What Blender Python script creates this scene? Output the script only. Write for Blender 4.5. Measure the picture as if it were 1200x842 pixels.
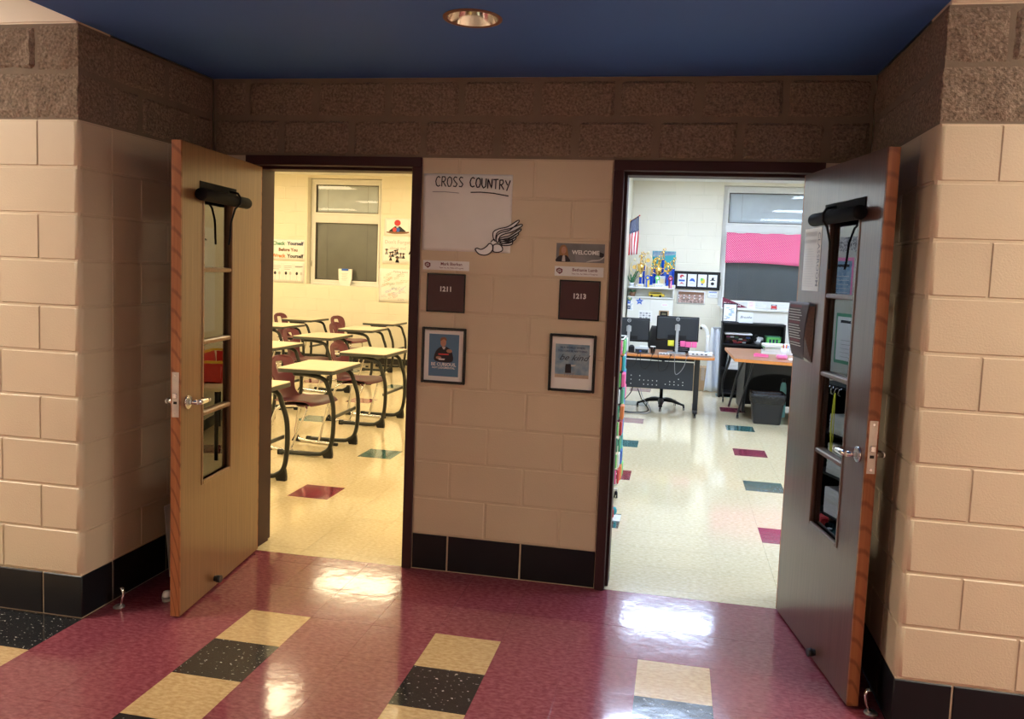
import bpy, bmesh, math, random
from mathutils import Vector, Matrix
random.seed(7)
for o in list(bpy.data.objects): bpy.data.objects.remove(o)
scn = bpy.context.scene
COL = scn.collection
PI = math.pi
U = 0.2032                      # one block course (8 in)

# ------------------------------------------------------------------ camera
cam = bpy.data.cameras.new('camera'); camo = bpy.data.objects.new('camera', cam); COL.objects.link(camo)
cam.sensor_width = 36.0; cam.sensor_fit = 'HORIZONTAL'
cam.lens = 930.27/1200*36.0
cam.shift_x = -15.67/1200; cam.shift_y = -27.19/1200
cam.clip_start = 0.05; cam.clip_end = 100
yaw, pit, rol = 0.1861, -0.08267, 0.03985
Fv = Vector((-math.sin(yaw)*math.cos(pit), math.cos(yaw)*math.cos(pit), math.sin(pit)))
Rv = Vector((math.cos(yaw), math.sin(yaw), 0)); Uv = Rv.cross(Fv)
R2 = math.cos(rol)*Rv+math.sin(rol)*Uv; U2 = -math.sin(rol)*Rv+math.cos(rol)*Uv
camo.matrix_world = Matrix(((R2.x, U2.x, -Fv.x, 1.36116), (R2.y, U2.y, -Fv.y, -4.08444), (R2.z, U2.z, -Fv.z, 1.66206), (0, 0, 0, 1)))
scn.camera = camo

# ------------------------------------------------------------------ world, exposure, lamp strengths
w = bpy.data.worlds.new('world'); scn.world = w; w.use_nodes = True
w.node_tree.nodes['Background'].inputs[0].default_value = (0.02, 0.025, 0.04, 1)   # night outside
w.node_tree.nodes['Background'].inputs[1].default_value = 0.05
scn.view_settings.view_transform = 'Standard'; scn.view_settings.look = 'None'
scn.view_settings.exposure = 0.0; scn.view_settings.gamma = 1.0; scn.view_settings.use_curve_mapping = False
E_LEFT, C_LEFT = 17.5, (1.0, 0.81, 0.50)      # warm fluorescent panels in room 1211
E_RIGHT, C_RIGHT = 20.0, (0.81, 1.02, 1.42)    # cool white panels in room 1213
E_HALL, C_HALL = 43.5, (1.0, 0.93, 0.78)       # corridor panels

# ------------------------------------------------------------------ materials
MATS = {}
def mat(name, col, rough=0.5, metal=0.0, spec=0.5, var=0.0, vscale=8.0, bump=0.0, bscale=60.0, col2=None, coat=0.0, emit=None, estr=0.0, stretch=None, bdist=0.004, detail=4.0, coord='pos', alpha=None, trans=0.0, sheen=0.0):
    if name in MATS: return MATS[name]
    m = bpy.data.materials.new(name); m.use_nodes = True
    nt = m.node_tree; N = nt.nodes; L = nt.links
    b = N['Principled BSDF']
    b.inputs['Base Color'].default_value = (*col, 1)
    b.inputs['Roughness'].default_value = rough; b.inputs['Metallic'].default_value = metal
    b.inputs['Specular IOR Level'].default_value = spec; b.inputs['Coat Weight'].default_value = coat
    b.inputs['Coat Roughness'].default_value = 0.08
    b.inputs['Transmission Weight'].default_value = trans
    b.inputs['Sheen Weight'].default_value = sheen
    if emit:
        b.inputs['Emission Color'].default_value = (*emit, 1); b.inputs['Emission Strength'].default_value = estr
    if alpha is not None: b.inputs['Alpha'].default_value = alpha
    if var or bump or col2:
        if coord == 'pos':
            g = N.new('ShaderNodeNewGeometry'); vec = g.outputs['Position']
        else:
            g = N.new('ShaderNodeTexCoord'); vec = g.outputs['Object']
        if stretch:
            mp = N.new('ShaderNodeMapping'); mp.inputs['Scale'].default_value = stretch
            L.new(vec, mp.inputs['Vector']); vec = mp.outputs['Vector']
        n = N.new('ShaderNodeTexNoise'); n.inputs['Scale'].default_value = vscale; n.inputs['Detail'].default_value = detail
        L.new(vec, n.inputs['Vector'])
        if var or col2:
            r = N.new('ShaderNodeValToRGB')
            c2 = col2 or tuple(c*(1+var) for c in col); c1 = col if col2 else tuple(c*(1-var) for c in col)
            r.color_ramp.elements[0].position = 0.3; r.color_ramp.elements[1].position = 0.7
            r.color_ramp.elements[0].color = (*c1, 1); r.color_ramp.elements[1].color = (*c2, 1)
            L.new(n.outputs['Fac'], r.inputs['Fac']); L.new(r.outputs['Color'], b.inputs['Base Color'])
        if bump:
            n2 = N.new('ShaderNodeTexNoise'); n2.inputs['Scale'].default_value = bscale; n2.inputs['Detail'].default_value = 6
            L.new(vec, n2.inputs['Vector'])
            bp = N.new('ShaderNodeBump'); bp.inputs['Strength'].default_value = bump; bp.inputs['Distance'].default_value = bdist
            L.new(n2.outputs['Fac'], bp.inputs['Height']); L.new(bp.outputs['Normal'], b.inputs['Normal'])
    MATS[name] = m
    return m

def mat_wood(name, c1, c2, rough=0.35, axis='z', scale=1.0, rings=False, coat=0.0):
    m = bpy.data.materials.new(name); m.use_nodes = True; MATS[name] = m
    nt = m.node_tree; N = nt.nodes; L = nt.links; b = N['Principled BSDF']
    b.inputs['Roughness'].default_value = rough; b.inputs['Specular IOR Level'].default_value = 0.5; b.inputs['Coat Weight'].default_value = coat; b.inputs['Coat Roughness'].default_value = 0.15
    tc = N.new('ShaderNodeTexCoord'); mp = N.new('ShaderNodeMapping')
    s = {'z': (90, 90, 2.2), 'x': (2.2, 90, 90), 'y': (90, 2.2, 90)}[axis]
    mp.inputs['Scale'].default_value = tuple(v*scale for v in s)
    L.new(tc.outputs['Object'], mp.inputs['Vector'])
    n = N.new('ShaderNodeTexNoise'); n.inputs['Scale'].default_value = 1.0; n.inputs['Detail'].default_value = 5
    L.new(mp.outputs['Vector'], n.inputs['Vector'])
    r = N.new('ShaderNodeValToRGB'); r.color_ramp.elements[0].color = (*c1, 1); r.color_ramp.elements[1].color = (*c2, 1)
    r.color_ramp.elements[0].position = 0.32; r.color_ramp.elements[1].position = 0.7
    L.new(n.outputs['Fac'], r.inputs['Fac']); out = r.outputs['Color']
    if rings:        # flat-sawn cathedral grain of the solid edge strip
        wv = N.new('ShaderNodeTexWave'); wv.wave_type = 'RINGS'; wv.rings_direction = 'X'
        wv.inputs['Scale'].default_value = 2.2; wv.inputs['Distortion'].default_value = 1.6; wv.inputs['Detail'].default_value = 3; wv.inputs['Detail Scale'].default_value = 0.8
        m2 = N.new('ShaderNodeMapping'); m2.inputs['Scale'].default_value = (9, 9, 1.6); m2.inputs['Location'].default_value = (0, 0.35, 0.4)
        L.new(tc.outputs['Object'], m2.inputs['Vector']); L.new(m2.outputs['Vector'], wv.inputs['Vector'])
        rr = N.new('ShaderNodeValToRGB'); rr.color_ramp.elements[0].position = 0.0; rr.color_ramp.elements[1].position = 0.22
        rr.color_ramp.elements[0].color = (0.62, 0.55, 0.50, 1); rr.color_ramp.elements[1].color = (1, 1, 1, 1)
        L.new(wv.outputs['Fac'], rr.inputs['Fac'])
        mx = N.new('ShaderNodeMix'); mx.data_type = 'RGBA'; mx.blend_type = 'MULTIPLY'; mx.inputs[0].default_value = 1
        L.new(out, mx.inputs[6]); L.new(rr.outputs['Color'], mx.inputs[7]); out = mx.outputs[2]
    L.new(out, b.inputs['Base Color'])
    bp = N.new('ShaderNodeBump'); bp.inputs['Strength'].default_value = 0.08; bp.inputs['Distance'].default_value = 0.002
    L.new(n.outputs['Fac'], bp.inputs['Height']); L.new(bp.outputs['Normal'], b.inputs['Normal'])
    return m

def mat_glass(name, ior=1.75, tint=(0.93, 0.95, 0.94), rough=0.0):
    """thin pane: straight-through transparency plus mirror reflection by Fresnel (both faces of the pane)"""
    m = bpy.data.materials.new(name); m.use_nodes = True; MATS[name] = m
    nt = m.node_tree; N = nt.nodes; L = nt.links
    N.remove(N['Principled BSDF']); out = N['Material Output']
    t = N.new('ShaderNodeBsdfTransparent'); t.inputs[0].default_value = (*tint, 1)
    g = N.new('ShaderNodeBsdfGlossy'); g.inputs['Roughness'].default_value = rough
    f = N.new('ShaderNodeFresnel'); f.inputs['IOR'].default_value = ior
    mx = N.new('ShaderNodeMixShader')
    L.new(f.outputs[0], mx.inputs[0]); L.new(t.outputs[0], mx.inputs[1]); L.new(g.outputs[0], mx.inputs[2]); L.new(mx.outputs[0], out.inputs[0])
    return m

def mat_tile(name, c1, c2, speck=None, speck_at=0.70, rough=0.14, wav=0.05):
    """vinyl composition tile: streaky chips along one direction, waxed"""
    m = bpy.data.materials.new(name); m.use_nodes = True; MATS[name] = m
    nt = m.node_tree; N = nt.nodes; L = nt.links; b = N['Principled BSDF']
    b.inputs['Roughness'].default_value = rough; b.inputs['Specular IOR Level'].default_value = 0.6
    b.inputs['Coat Weight'].default_value = 0.35; b.inputs['Coat Roughness'].default_value = 0.06
    g = N.new('ShaderNodeNewGeometry'); mp = N.new('ShaderNodeMapping'); mp.inputs['Scale'].default_value = (36, 75, 30)
    L.new(g.outputs['Position'], mp.inputs['Vector'])
    n = N.new('ShaderNodeTexNoise'); n.inputs['Scale'].default_value = 1.0; n.inputs['Detail'].default_value = 3; n.inputs['Roughness'].default_value = 0.6
    L.new(mp.outputs['Vector'], n.inputs['Vector'])
    r = N.new('ShaderNodeValToRGB'); r.color_ramp.elements[0].color = (*c1, 1); r.color_ramp.elements[1].color = (*c2, 1)
    r.color_ramp.elements[0].position = 0.35; r.color_ramp.elements[1].position = 0.68
    L.new(n.outputs['Fac'], r.inputs['Fac']); out = r.outputs['Color']
    if speck:
        n3 = N.new('ShaderNodeTexNoise'); n3.inputs['Scale'].default_value = 1.0; n3.inputs['Detail'].default_value = 1
        mp3 = N.new('ShaderNodeMapping'); mp3.inputs['Scale'].default_value = (60, 95, 30); L.new(g.outputs['Position'], mp3.inputs['Vector']); L.new(mp3.outputs['Vector'], n3.inputs['Vector'])
        r3 = N.new('ShaderNodeValToRGB'); r3.color_ramp.elements[0].position = speck_at; r3.color_ramp.elements[1].position = speck_at+0.03
        L.new(n3.outputs['Fac'], r3.inputs['Fac'])
        mx = N.new('ShaderNodeMix'); mx.data_type = 'RGBA'; mx.inputs[7].default_value = (*speck, 1)
        L.new(r3.outputs['Color'], mx.inputs[0]); L.new(out, mx.inputs[6]); out = mx.outputs[2]
    L.new(out, b.inputs['Base Color'])
    n2 = N.new('ShaderNodeTexNoise'); n2.inputs['Scale'].default_value = 9.0; n2.inputs['Detail'].default_value = 3
    L.new(g.outputs['Position'], n2.inputs['Vector'])
    bp = N.new('ShaderNodeBump'); bp.inputs['Strength'].default_value = wav; bp.inputs['Distance'].default_value = 0.02
    L.new(n2.outputs['Fac'], bp.inputs['Height']); L.new(bp.outputs['Normal'], b.inputs['Normal']); L.new(bp.outputs['Normal'], b.inputs['Coat Normal'])
    return m

mat('tan_paint', (0.65, 0.53, 0.375), rough=0.42, var=0.03, vscale=3, bump=0.35, bscale=130, bdist=0.003)
mat('room_paint', (0.80, 0.745, 0.60), rough=0.45, var=0.02, vscale=3, bump=0.15, bscale=110, bdist=0.003)
mat('split_stone', (0.15, 0.112, 0.082), rough=0.95, spec=0.2, col2=(0.35, 0.268, 0.200), vscale=85, detail=6, bump=1.0, bscale=95, bdist=0.009)
mat('stone_mortar', (0.21, 0.160, 0.115), rough=0.9, var=0.1, bump=0.3, bscale=120)
mat('base_black', (0.008, 0.009, 0.012), rough=0.32, spec=0.3, var=0.2, vscale=4, bump=0.06, bscale=60)
mat('base_grout', (0.55, 0.44, 0.31), rough=0.8, var=0.1, vscale=20)
mat('soffit_blue', (0.055, 0.16, 0.46), rough=0.7, var=0.03, vscale=2, bump=0.05, bscale=90)
mat('ceiling_white', (0.80, 0.79, 0.74), rough=0.9, var=0.03, vscale=30, bump=0.2, bscale=160)
mat('frame_maroon', (0.045, 0.016, 0.018), rough=0.5, spec=0.3, var=0.1, vscale=5)
mat('white_plastic', (0.82, 0.83, 0.83), rough=0.4)
mat('white_paper', (0.86, 0.85, 0.82), rough=0.7, var=0.02, vscale=10)
mat('glossy_paper', (0.80, 0.78, 0.74), rough=0.22, var=0.03, vscale=6, bump=0.25, bscale=14, bdist=0.006)
mat('black_ink', (0.012, 0.011, 0.018), rough=0.5)
mat('grey_ink', (0.25, 0.25, 0.27), rough=0.6)
mat('pale_ink', (0.55, 0.54, 0.52), rough=0.7)
mat('maroon_ink', (0.16, 0.02, 0.035), rough=0.5)
mat('red_ink', (0.62, 0.05, 0.05), rough=0.5)
mat('orange_ink', (0.80, 0.22, 0.06), rough=0.5)
mat('green_ink', (0.10, 0.36, 0.20), rough=0.5)
mat('blue_ink', (0.03, 0.12, 0.55), rough=0.45)
mat('navy_ink', (0.012, 0.022, 0.09), rough=0.5)
mat('yellow_ink', (0.85, 0.62, 0.06), rough=0.5)
mat('brown_ink', (0.22, 0.10, 0.05), rough=0.5)
mat('teal_ink', (0.03, 0.38, 0.42), rough=0.45)
mat('skin_print', (0.50, 0.27, 0.18), rough=0.5)
mat('hair_print', (0.35, 0.18, 0.07), rough=0.5)
mat('black_plastic', (0.007, 0.007, 0.008), rough=0.48, spec=0.35, var=0.15, vscale=6)
mat('plum_sheet', (0.085, 0.062, 0.070), rough=0.6, spec=0.3)
mat('shade_black', (0.010, 0.010, 0.011), rough=0.75, spec=0.15)
mat('black_gloss', (0.008, 0.008, 0.010), rough=0.22)
mat('dark_metal', (0.018, 0.019, 0.021), rough=0.38, metal=0.2)
mat('chrome', (0.72, 0.72, 0.73), rough=0.16, metal=1.0)
mat('satin_steel', (0.55, 0.53, 0.50), rough=0.36, metal=1.0, var=0.06, vscale=30)
mat('silver_plastic', (0.55, 0.57, 0.60), rough=0.32, metal=0.5)
mat('grey_panel', (0.028, 0.032, 0.038), rough=0.5, spec=0.35)
mat('window_white', (0.80, 0.79, 0.74), rough=0.4, var=0.02)
mat('window_gasket', (0.10, 0.09, 0.075), rough=0.5)
mat('blind_grey', (0.33, 0.34, 0.33), rough=0.6, var=0.06, vscale=4)
mat('blind_dark', (0.16, 0.19, 0.23), rough=0.6, var=0.06, vscale=4)
mat('blind_light', (0.88, 0.92, 0.93), rough=0.6, var=0.05, vscale=4)
mat('desk_laminate', (0.72, 0.62, 0.43), rough=0.30, var=0.06, vscale=22, stretch=(1, 5, 1))
mat('desk_edge', (0.055, 0.058, 0.055), rough=0.45)
mat('desk_leg', (0.020, 0.022, 0.018), rough=0.40, metal=0.2)
mat('chair_maroon', (0.145, 0.030, 0.048), rough=0.36, var=0.06, vscale=12)
mat('gold', (0.85, 0.60, 0.20), rough=0.22, metal=1.0)
mat('gold_pale', (0.86, 0.76, 0.45), rough=0.28, metal=0.9)
mat('trophy_blue', (0.012, 0.08, 0.60), rough=0.2, metal=0.4)
mat('marble_white', (0.82, 0.82, 0.80), rough=0.25, var=0.08, vscale=30)
mat('cardboard', (0.46, 0.30, 0.16), rough=0.8, var=0.05, vscale=8)
mat('cloth_white', (0.80, 0.82, 0.86), rough=0.9, sheen=0.2)
mat('leaf_green', (0.05, 0.22, 0.09), rough=0.5, var=0.3, vscale=30)
mat('bag_black', (0.008, 0.008, 0.010), rough=0.25, bump=0.9, bscale=35, bdist=0.012)
mat('bin_black', (0.010, 0.011, 0.014), rough=0.42, bump=0.1, bscale=150)
mat('cream_panel', (0.80, 0.78, 0.70), rough=0.45)
mat('pink_plastic', (0.85, 0.22, 0.42), rough=0.4)
mat('pink_note', (0.90, 0.14, 0.36), rough=0.7)
mat('yellow_note', (0.86, 0.80, 0.06), rough=0.7)
mat('lime_plastic', (0.16, 0.60, 0.14), rough=0.4)
mat('sky_print', (0.10, 0.22, 0.36), rough=0.35, col2=(0.34, 0.44, 0.50), vscale=22)
mat('sand_print', (0.50, 0.40, 0.30), rough=0.4, var=0.1, vscale=40)
mat('poster_blue', (0.085, 0.20, 0.34), rough=0.4)
mat('welcome_grey', (0.15, 0.155, 0.16), rough=0.4, col2=(0.24, 0.245, 0.25), vscale=12)
mat('crowd_print', (0.10, 0.06, 0.05), rough=0.4, col2=(0.75, 0.52, 0.45), vscale=34, detail=6)
mat('border_print', (0.02, 0.02, 0.02), rough=0.5, col2=(0.75, 0.70, 0.66), vscale=60)
mat('board_cork', (0.56, 0.56, 0.47), rough=0.85, var=0.05, vscale=20, bump=0.2, bscale=120)
mat('plate_maroon', (0.060, 0.016, 0.022), rough=0.35, var=0.05)
mat('maroon_plastic', (0.18, 0.018, 0.045), rough=0.4)
mat('teal_glass', (0.25, 0.55, 0.52), rough=0.15)
mat('wall_base_vinyl', (0.018, 0.017, 0.018), rough=0.4)
mat('cell_plaster', (0.78, 0.70, 0.58), rough=0.8, var=0.03)
mat('lens_left', (0.9, 0.9, 0.85), rough=0.5, emit=C_LEFT, estr=E_LEFT)
mat('lens_right', (0.9, 0.9, 0.9), rough=0.5, emit=C_RIGHT, estr=E_RIGHT)
mat('lens_hall', (0.9, 0.9, 0.85), rough=0.5, emit=C_HALL, estr=E_HALL)
mat('reflector', (0.80, 0.76, 0.68), rough=0.12, metal=1.0)
mat('bulb_off', (0.70, 0.70, 0.66), rough=0.25)
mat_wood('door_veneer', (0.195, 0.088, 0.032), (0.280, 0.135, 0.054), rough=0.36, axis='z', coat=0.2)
mat_wood('door_veneer_shaded', (0.085, 0.038, 0.028), (0.125, 0.060, 0.044), rough=0.34, axis='z', coat=0.6)  # same brown veneer, with this door's cool shade put into the colour
mat_wood('door_edge', (0.29, 0.092, 0.030), (0.38, 0.135, 0.045), rough=0.45, axis='z', rings=True)
mat_wood('desk_wood', (0.36, 0.17, 0.085), (0.46, 0.24, 0.13), rough=0.32, axis='x')
mat('desk_band', (0.66, 0.24, 0.055), rough=0.4, var=0.08, vscale=30)
mat_glass('door_glass', ior=2.15)
mat_glass('clear_plastic', ior=1.35, tint=(0.90, 0.92, 0.94))
mat_glass('window_glass', ior=1.55, tint=(0.97, 0.98, 0.97))
mat_tile('tile_maroon', (0.205, 0.036, 0.055), (0.33, 0.092, 0.118))
mat_tile('tile_tan', (0.52, 0.335, 0.150), (0.70, 0.50, 0.26))
mat_tile('tile_black', (0.010, 0.011, 0.013), (0.022, 0.023, 0.026), speck=(0.5, 0.48, 0.42), speck_at=0.68)
mat_tile('tile_cream', (0.68, 0.55, 0.33), (0.85, 0.74, 0.50), rough=0.10, wav=0.035)
mat_tile('tile_teal', (0.035, 0.115, 0.115), (0.065, 0.18, 0.17), rough=0.10, wav=0.035)
mat_tile('tile_plum', (0.20, 0.020, 0.045), (0.30, 0.050, 0.085), rough=0.10, wav=0.035)

# ------------------------------------------------------------------ mesh helpers
class MB:
    def __init__(s): s.v = []; s.f = []; s.mi = []; s.mats = []; s.smooth = []; s.M = None
    def m(s, name):
        if name not in s.mats: s.mats.append(name)
        return s.mats.index(name)
    def add(s, vs, fs, mt=None, smooth=False):
        o = len(s.v); i = s.m(mt) if mt else 0
        for v in vs:
            v = Vector(v); s.v.append(tuple(s.M @ v) if s.M else tuple(v))
        for f in fs: s.f.append(tuple(o+k for k in f)); s.mi.append(i); s.smooth.append(smooth)
        return s
    def box(s, a, b, mt=None, bev=0.0):
        x0, y0, z0 = a; x1, y1, z1 = b
        if x0 > x1: x0, x1 = x1, x0
        if y0 > y1: y0, y1 = y1, y0
        if z0 > z1: z0, z1 = z1, z0
        if bev <= 0:
            vs = [(x0,y0,z0),(x1,y0,z0),(x1,y1,z0),(x0,y1,z0),(x0,y0,z1),(x1,y0,z1),(x1,y1,z1),(x0,y1,z1)]
            return s.add(vs, [(3,2,1,0),(4,5,6,7),(0,1,5,4),(1,2,6,5),(2,3,7,6),(3,0,4,7)], mt)
        b_ = min(bev, (x1-x0)*.49, (y1-y0)*.49, (z1-z0)*.49)
        # chamfered box: 24 verts
        vs = []; idx = {}
        for i, X in enumerate((x0, x1)):
            for j, Y in enumerate((y0, y1)):
                for k, Z in enumerate((z0, z1)):
                    sx = b_ if i == 0 else -b_; sy = b_ if j == 0 else -b_; sz = b_ if k == 0 else -b_
                    idx[i,j,k,'x'] = len(vs); vs.append((X, Y+sy, Z+sz))
                    idx[i,j,k,'y'] = len(vs); vs.append((X+sx, Y, Z+sz))
                    idx[i,j,k,'z'] = len(vs); vs.append((X+sx, Y+sy, Z))
        fs = []
        g = lambda i,j,k,a: idx[i,j,k,a]
        fs.append((g(0,0,0,'x'),g(0,0,1,'x'),g(0,1,1,'x'),g(0,1,0,'x'))); fs.append((g(1,0,0,'x'),g(1,1,0,'x'),g(1,1,1,'x'),g(1,0,1,'x')))
        fs.append((g(0,0,0,'y'),g(1,0,0,'y'),g(1,0,1,'y'),g(0,0,1,'y'))); fs.append((g(0,1,0,'y'),g(0,1,1,'y'),g(1,1,1,'y'),g(1,1,0,'y')))
        fs.append((g(0,0,0,'z'),g(0,1,0,'z'),g(1,1,0,'z'),g(1,0,0,'z'))); fs.append((g(0,0,1,'z'),g(1,0,1,'z'),g(1,1,1,'z'),g(0,1,1,'z')))
        for j in (0,1):
            for k in (0,1):
                q = (g(0,j,k,'y'),g(1,j,k,'y'),g(1,j,k,'z'),g(0,j,k,'z')); fs.append(q if (j==0)!=(k==0) else q[::-1])
        for i in (0,1):
            for k in (0,1):
                q = (g(i,0,k,'x'),g(i,1,k,'x'),g(i,1,k,'z'),g(i,0,k,'z')); fs.append(q if (i==0)==(k==0) else q[::-1])
        for i in (0,1):
            for j in (0,1):
                q = (g(i,j,0,'x'),g(i,j,1,'x'),g(i,j,1,'y'),g(i,j,0,'y')); fs.append(q if (i==0)!=(j==0) else q[::-1])
        for i in (0,1):
            for j in (0,1):
                for k in (0,1):
                    q = (g(i,j,k,'x'),g(i,j,k,'y'),g(i,j,k,'z')); fs.append(q if (i+j+k) % 2 == 0 else q[::-1])
        return s.add(vs, fs, mt)
    def prism(s, pts, z0, z1, mt=None, axis='z', smooth=False):
        """closed polygon in 2d extruded along axis; for axis z pts are (x,y); y: (x,z); x: (y,z)"""
        n = len(pts)
        def P(p, t): return {'z': (p[0], p[1], t), 'y': (p[0], t, p[1]), 'x': (t, p[0], p[1])}[axis]
        vs = [P(p, z0) for p in pts]+[P(p, z1) for p in pts]
        s.add(vs, [tuple(range(n))[::-1], tuple(range(n, 2*n))], mt)
        s.add(vs, [(i, (i+1) % n, n+(i+1) % n, n+i) for i in range(n)], mt, smooth)
        return s
    def cyl(s, a, b, r0, r1=None, n=16, mt=None, cap=True, smooth=True):
        a = Vector(a); b = Vector(b); r1 = r0 if r1 is None else r1
        d = (b-a).normalized(); t = Vector((0,0,1)) if abs(d.z) < .9 else Vector((1,0,0)); p = d.cross(t).normalized(); q = d.cross(p)
        vs = []
        for c, r in ((a, r0), (b, r1)):
            for i in range(n):
                an = 2*PI*i/n; vs.append(c+p*math.cos(an)*r+q*math.sin(an)*r)
        s.add(vs, [(i, n+i, n+(i+1) % n, (i+1) % n) for i in range(n)], mt, smooth)
        if cap: s.add(vs, [tuple(range(n)), tuple(range(2*n-1, n-1, -1))], mt)
        return s
    def tube(s, pts, r, n=8, mt=None, flat=None, closed=False, cap=True):
        """polyline tube; r number or list; flat=(k1,k2) squashes the section"""
        P = [Vector(p) for p in pts]; m = len(P); R = r if isinstance(r, (list, tuple)) else [r]*m
        vs = []; prev = None
        for i in range(m):
            if closed: d = (P[(i+1) % m]-P[i-1]).normalized()
            elif i == 0: d = (P[1]-P[0]).normalized()
            elif i == m-1: d = (P[-1]-P[-2]).normalized()
            else: d = ((P[i+1]-P[i]).normalized()+(P[i]-P[i-1]).normalized()).normalized()
            if prev is None:
                t = Vector((0,1,0)) if abs(d.y) < .9 else Vector((1,0,0))
            else: t = prev
            p = (t-d*t.dot(d)).normalized(); q = d.cross(p); prev = p
            k1, k2 = flat or (1, 1)
            for j in range(n):
                an = 2*PI*j/n; vs.append(P[i]+p*math.cos(an)*R[i]*k1+q*math.sin(an)*R[i]*k2)
        fs = []
        for i in range(m if closed else m-1):
            a = i*n; b = ((i+1) % m)*n
            for j in range(n): fs.append((a+j, a+(j+1) % n, b+(j+1) % n, b+j))
        s.add(vs, fs, mt, True)
        if cap and not closed: s.add(vs, [tuple(range(n))[::-1], tuple(range((m-1)*n, m*n))], mt)
        return s
    def lathe(s, prof, n=16, mt=None, c=(0,0,0), smooth=True, cap=True):
        vs = []
        for r, z in prof:
            for i in range(n):
                an = 2*PI*i/n; vs.append((c[0]+r*math.cos(an), c[1]+r*math.sin(an), c[2]+z))
        fs = []
        for k in range(len(prof)-1):
            for i in range(n): fs.append((k*n+i, k*n+(i+1) % n, (k+1)*n+(i+1) % n, (k+1)*n+i))
        s.add(vs, fs, mt, smooth)
        if cap: s.add(vs, [tuple(range(n))[::-1], tuple(range((len(prof)-1)*n, len(prof)*n))], mt)
        return s
    def ball(s, c, r, mt=None, n=12, k=8):
        rx, ry, rz = r if isinstance(r, (tuple, list)) else (r, r, r)
        vs = [(c[0], c[1], c[2]-rz)]
        for i in range(1, k):
            a = -PI/2+PI*i/k
            for j in range(n): vs.append((c[0]+rx*math.cos(a)*math.cos(2*PI*j/n), c[1]+ry*math.cos(a)*math.sin(2*PI*j/n), c[2]+rz*math.sin(a)))
        vs.append((c[0], c[1], c[2]+rz)); fs = []
        for j in range(n): fs.append((0, 1+(j+1) % n, 1+j))
        for i in range(k-2):
            for j in range(n): a = 1+i*n; fs.append((a+j, a+(j+1) % n, a+n+(j+1) % n, a+n+j))
        a = 1+(k-2)*n
        for j in range(n): fs.append((a+j, a+(j+1) % n, len(vs)-1))
        return s.add(vs, fs, mt, True)
    def grid(s, fn, nu, nv, mt=None, smooth=True, skip=None):
        vs = [fn(i/nu, j/nv) for j in range(nv+1) for i in range(nu+1)]
        fs = [(j*(nu+1)+i, j*(nu+1)+i+1, (j+1)*(nu+1)+i+1, (j+1)*(nu+1)+i) for j in range(nv) for i in range(nu) if not (skip and skip(i, j))]
        return s.add(vs, fs, mt, smooth)
    # flat drawing in the local xy plane, z up
    def poly(s, pts, z, mt=None): return s.add([(p[0], p[1], z) for p in pts], [tuple(range(len(pts)))], mt)
    def rect(s, x0, y0, x1, y1, z, mt=None): return s.poly([(x0,y0),(x1,y0),(x1,y1),(x0,y1)], z, mt)
    def ell(s, cx, cy, rx, ry, z, mt=None, n=20): return s.poly([(cx+rx*math.cos(2*PI*i/n), cy+ry*math.sin(2*PI*i/n)) for i in range(n)], z, mt)
    def stroke(s, pts, wd, z, mt=None, closed=False):
        P = [Vector((p[0], p[1])) for p in pts]; m = len(P); L_ = []; R_ = []
        for i in range(m):
            if closed: d = P[(i+1) % m]-P[i-1]
            else: d = P[min(i+1, m-1)]-P[max(i-1, 0)]
            d = d.normalized() if d.length > 0 else Vector((1, 0)); nn = Vector((-d.y, d.x))*wd/2
            L_.append(P[i]+nn); R_.append(P[i]-nn)
        vs = [(p.x, p.y, z) for p in R_]+[(p.x, p.y, z) for p in L_]
        return s.add(vs, [(i, (i+1) % m, m+(i+1) % m, m+i) for i in range(m if closed else m-1)], mt)
    def data(s, name, mt=None):
        me = bpy.data.meshes.new(name); me.from_pydata(s.v, [], s.f)
        for k in (s.mats or ([mt] if mt else [])): me.materials.append(MATS[k])
        if s.mats:
            for p, i in zip(me.polygons, s.mi): p.material_index = i
        for p, sm in zip(me.polygons, s.smooth): p.use_smooth = sm
        me.update(); return me
    def build(s, name, mt=None, parent=None, fix=True):
        me = s.data(name, mt)
        if fix:
            bm = bmesh.new(); bm.from_mesh(me); bmesh.ops.remove_doubles(bm, verts=bm.verts, dist=1e-6); bmesh.ops.recalc_face_normals(bm, faces=bm.faces); bm.to_mesh(me); bm.free()
        return link(name, me, parent)

def link(name, me, parent=None):
    o = bpy.data.objects.new(name, me); COL.objects.link(o)
    if parent is not None: o.parent = parent
    return o
def tag(o, label=None, cat=None, group=None, kind=None):
    if label: o['label'] = label
    if cat: o['category'] = cat
    if group: o['group'] = group
    if kind: o['kind'] = kind
    return o
def thing(name, label, cat, loc=(0,0,0), rot=(0,0,0), group=None, kind=None):
    o = bpy.data.objects.new(name, None); COL.objects.link(o); o.empty_display_size = 0.05
    o.location = loc; o.rotation_euler = rot
    return tag(o, label, cat, group, kind)
def struct(name, label, loc=(0,0,0), rot=(0,0,0)):
    o = bpy.data.objects.new(name, None); COL.objects.link(o); o.location = loc; o.rotation_euler = rot
    o['label'] = label; o['kind'] = 'structure'; return o
def child(name, me, parent, loc=(0,0,0), rot=(0,0,0)):
    o = link(name, me, parent); o.location = loc; o.rotation_euler = rot; return o
def copy_tree(o, parent=None):
    c = o.copy(); COL.objects.link(c); c.parent = parent
    for ch in list(o.children): copy_tree(ch, c)
    return c
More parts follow.
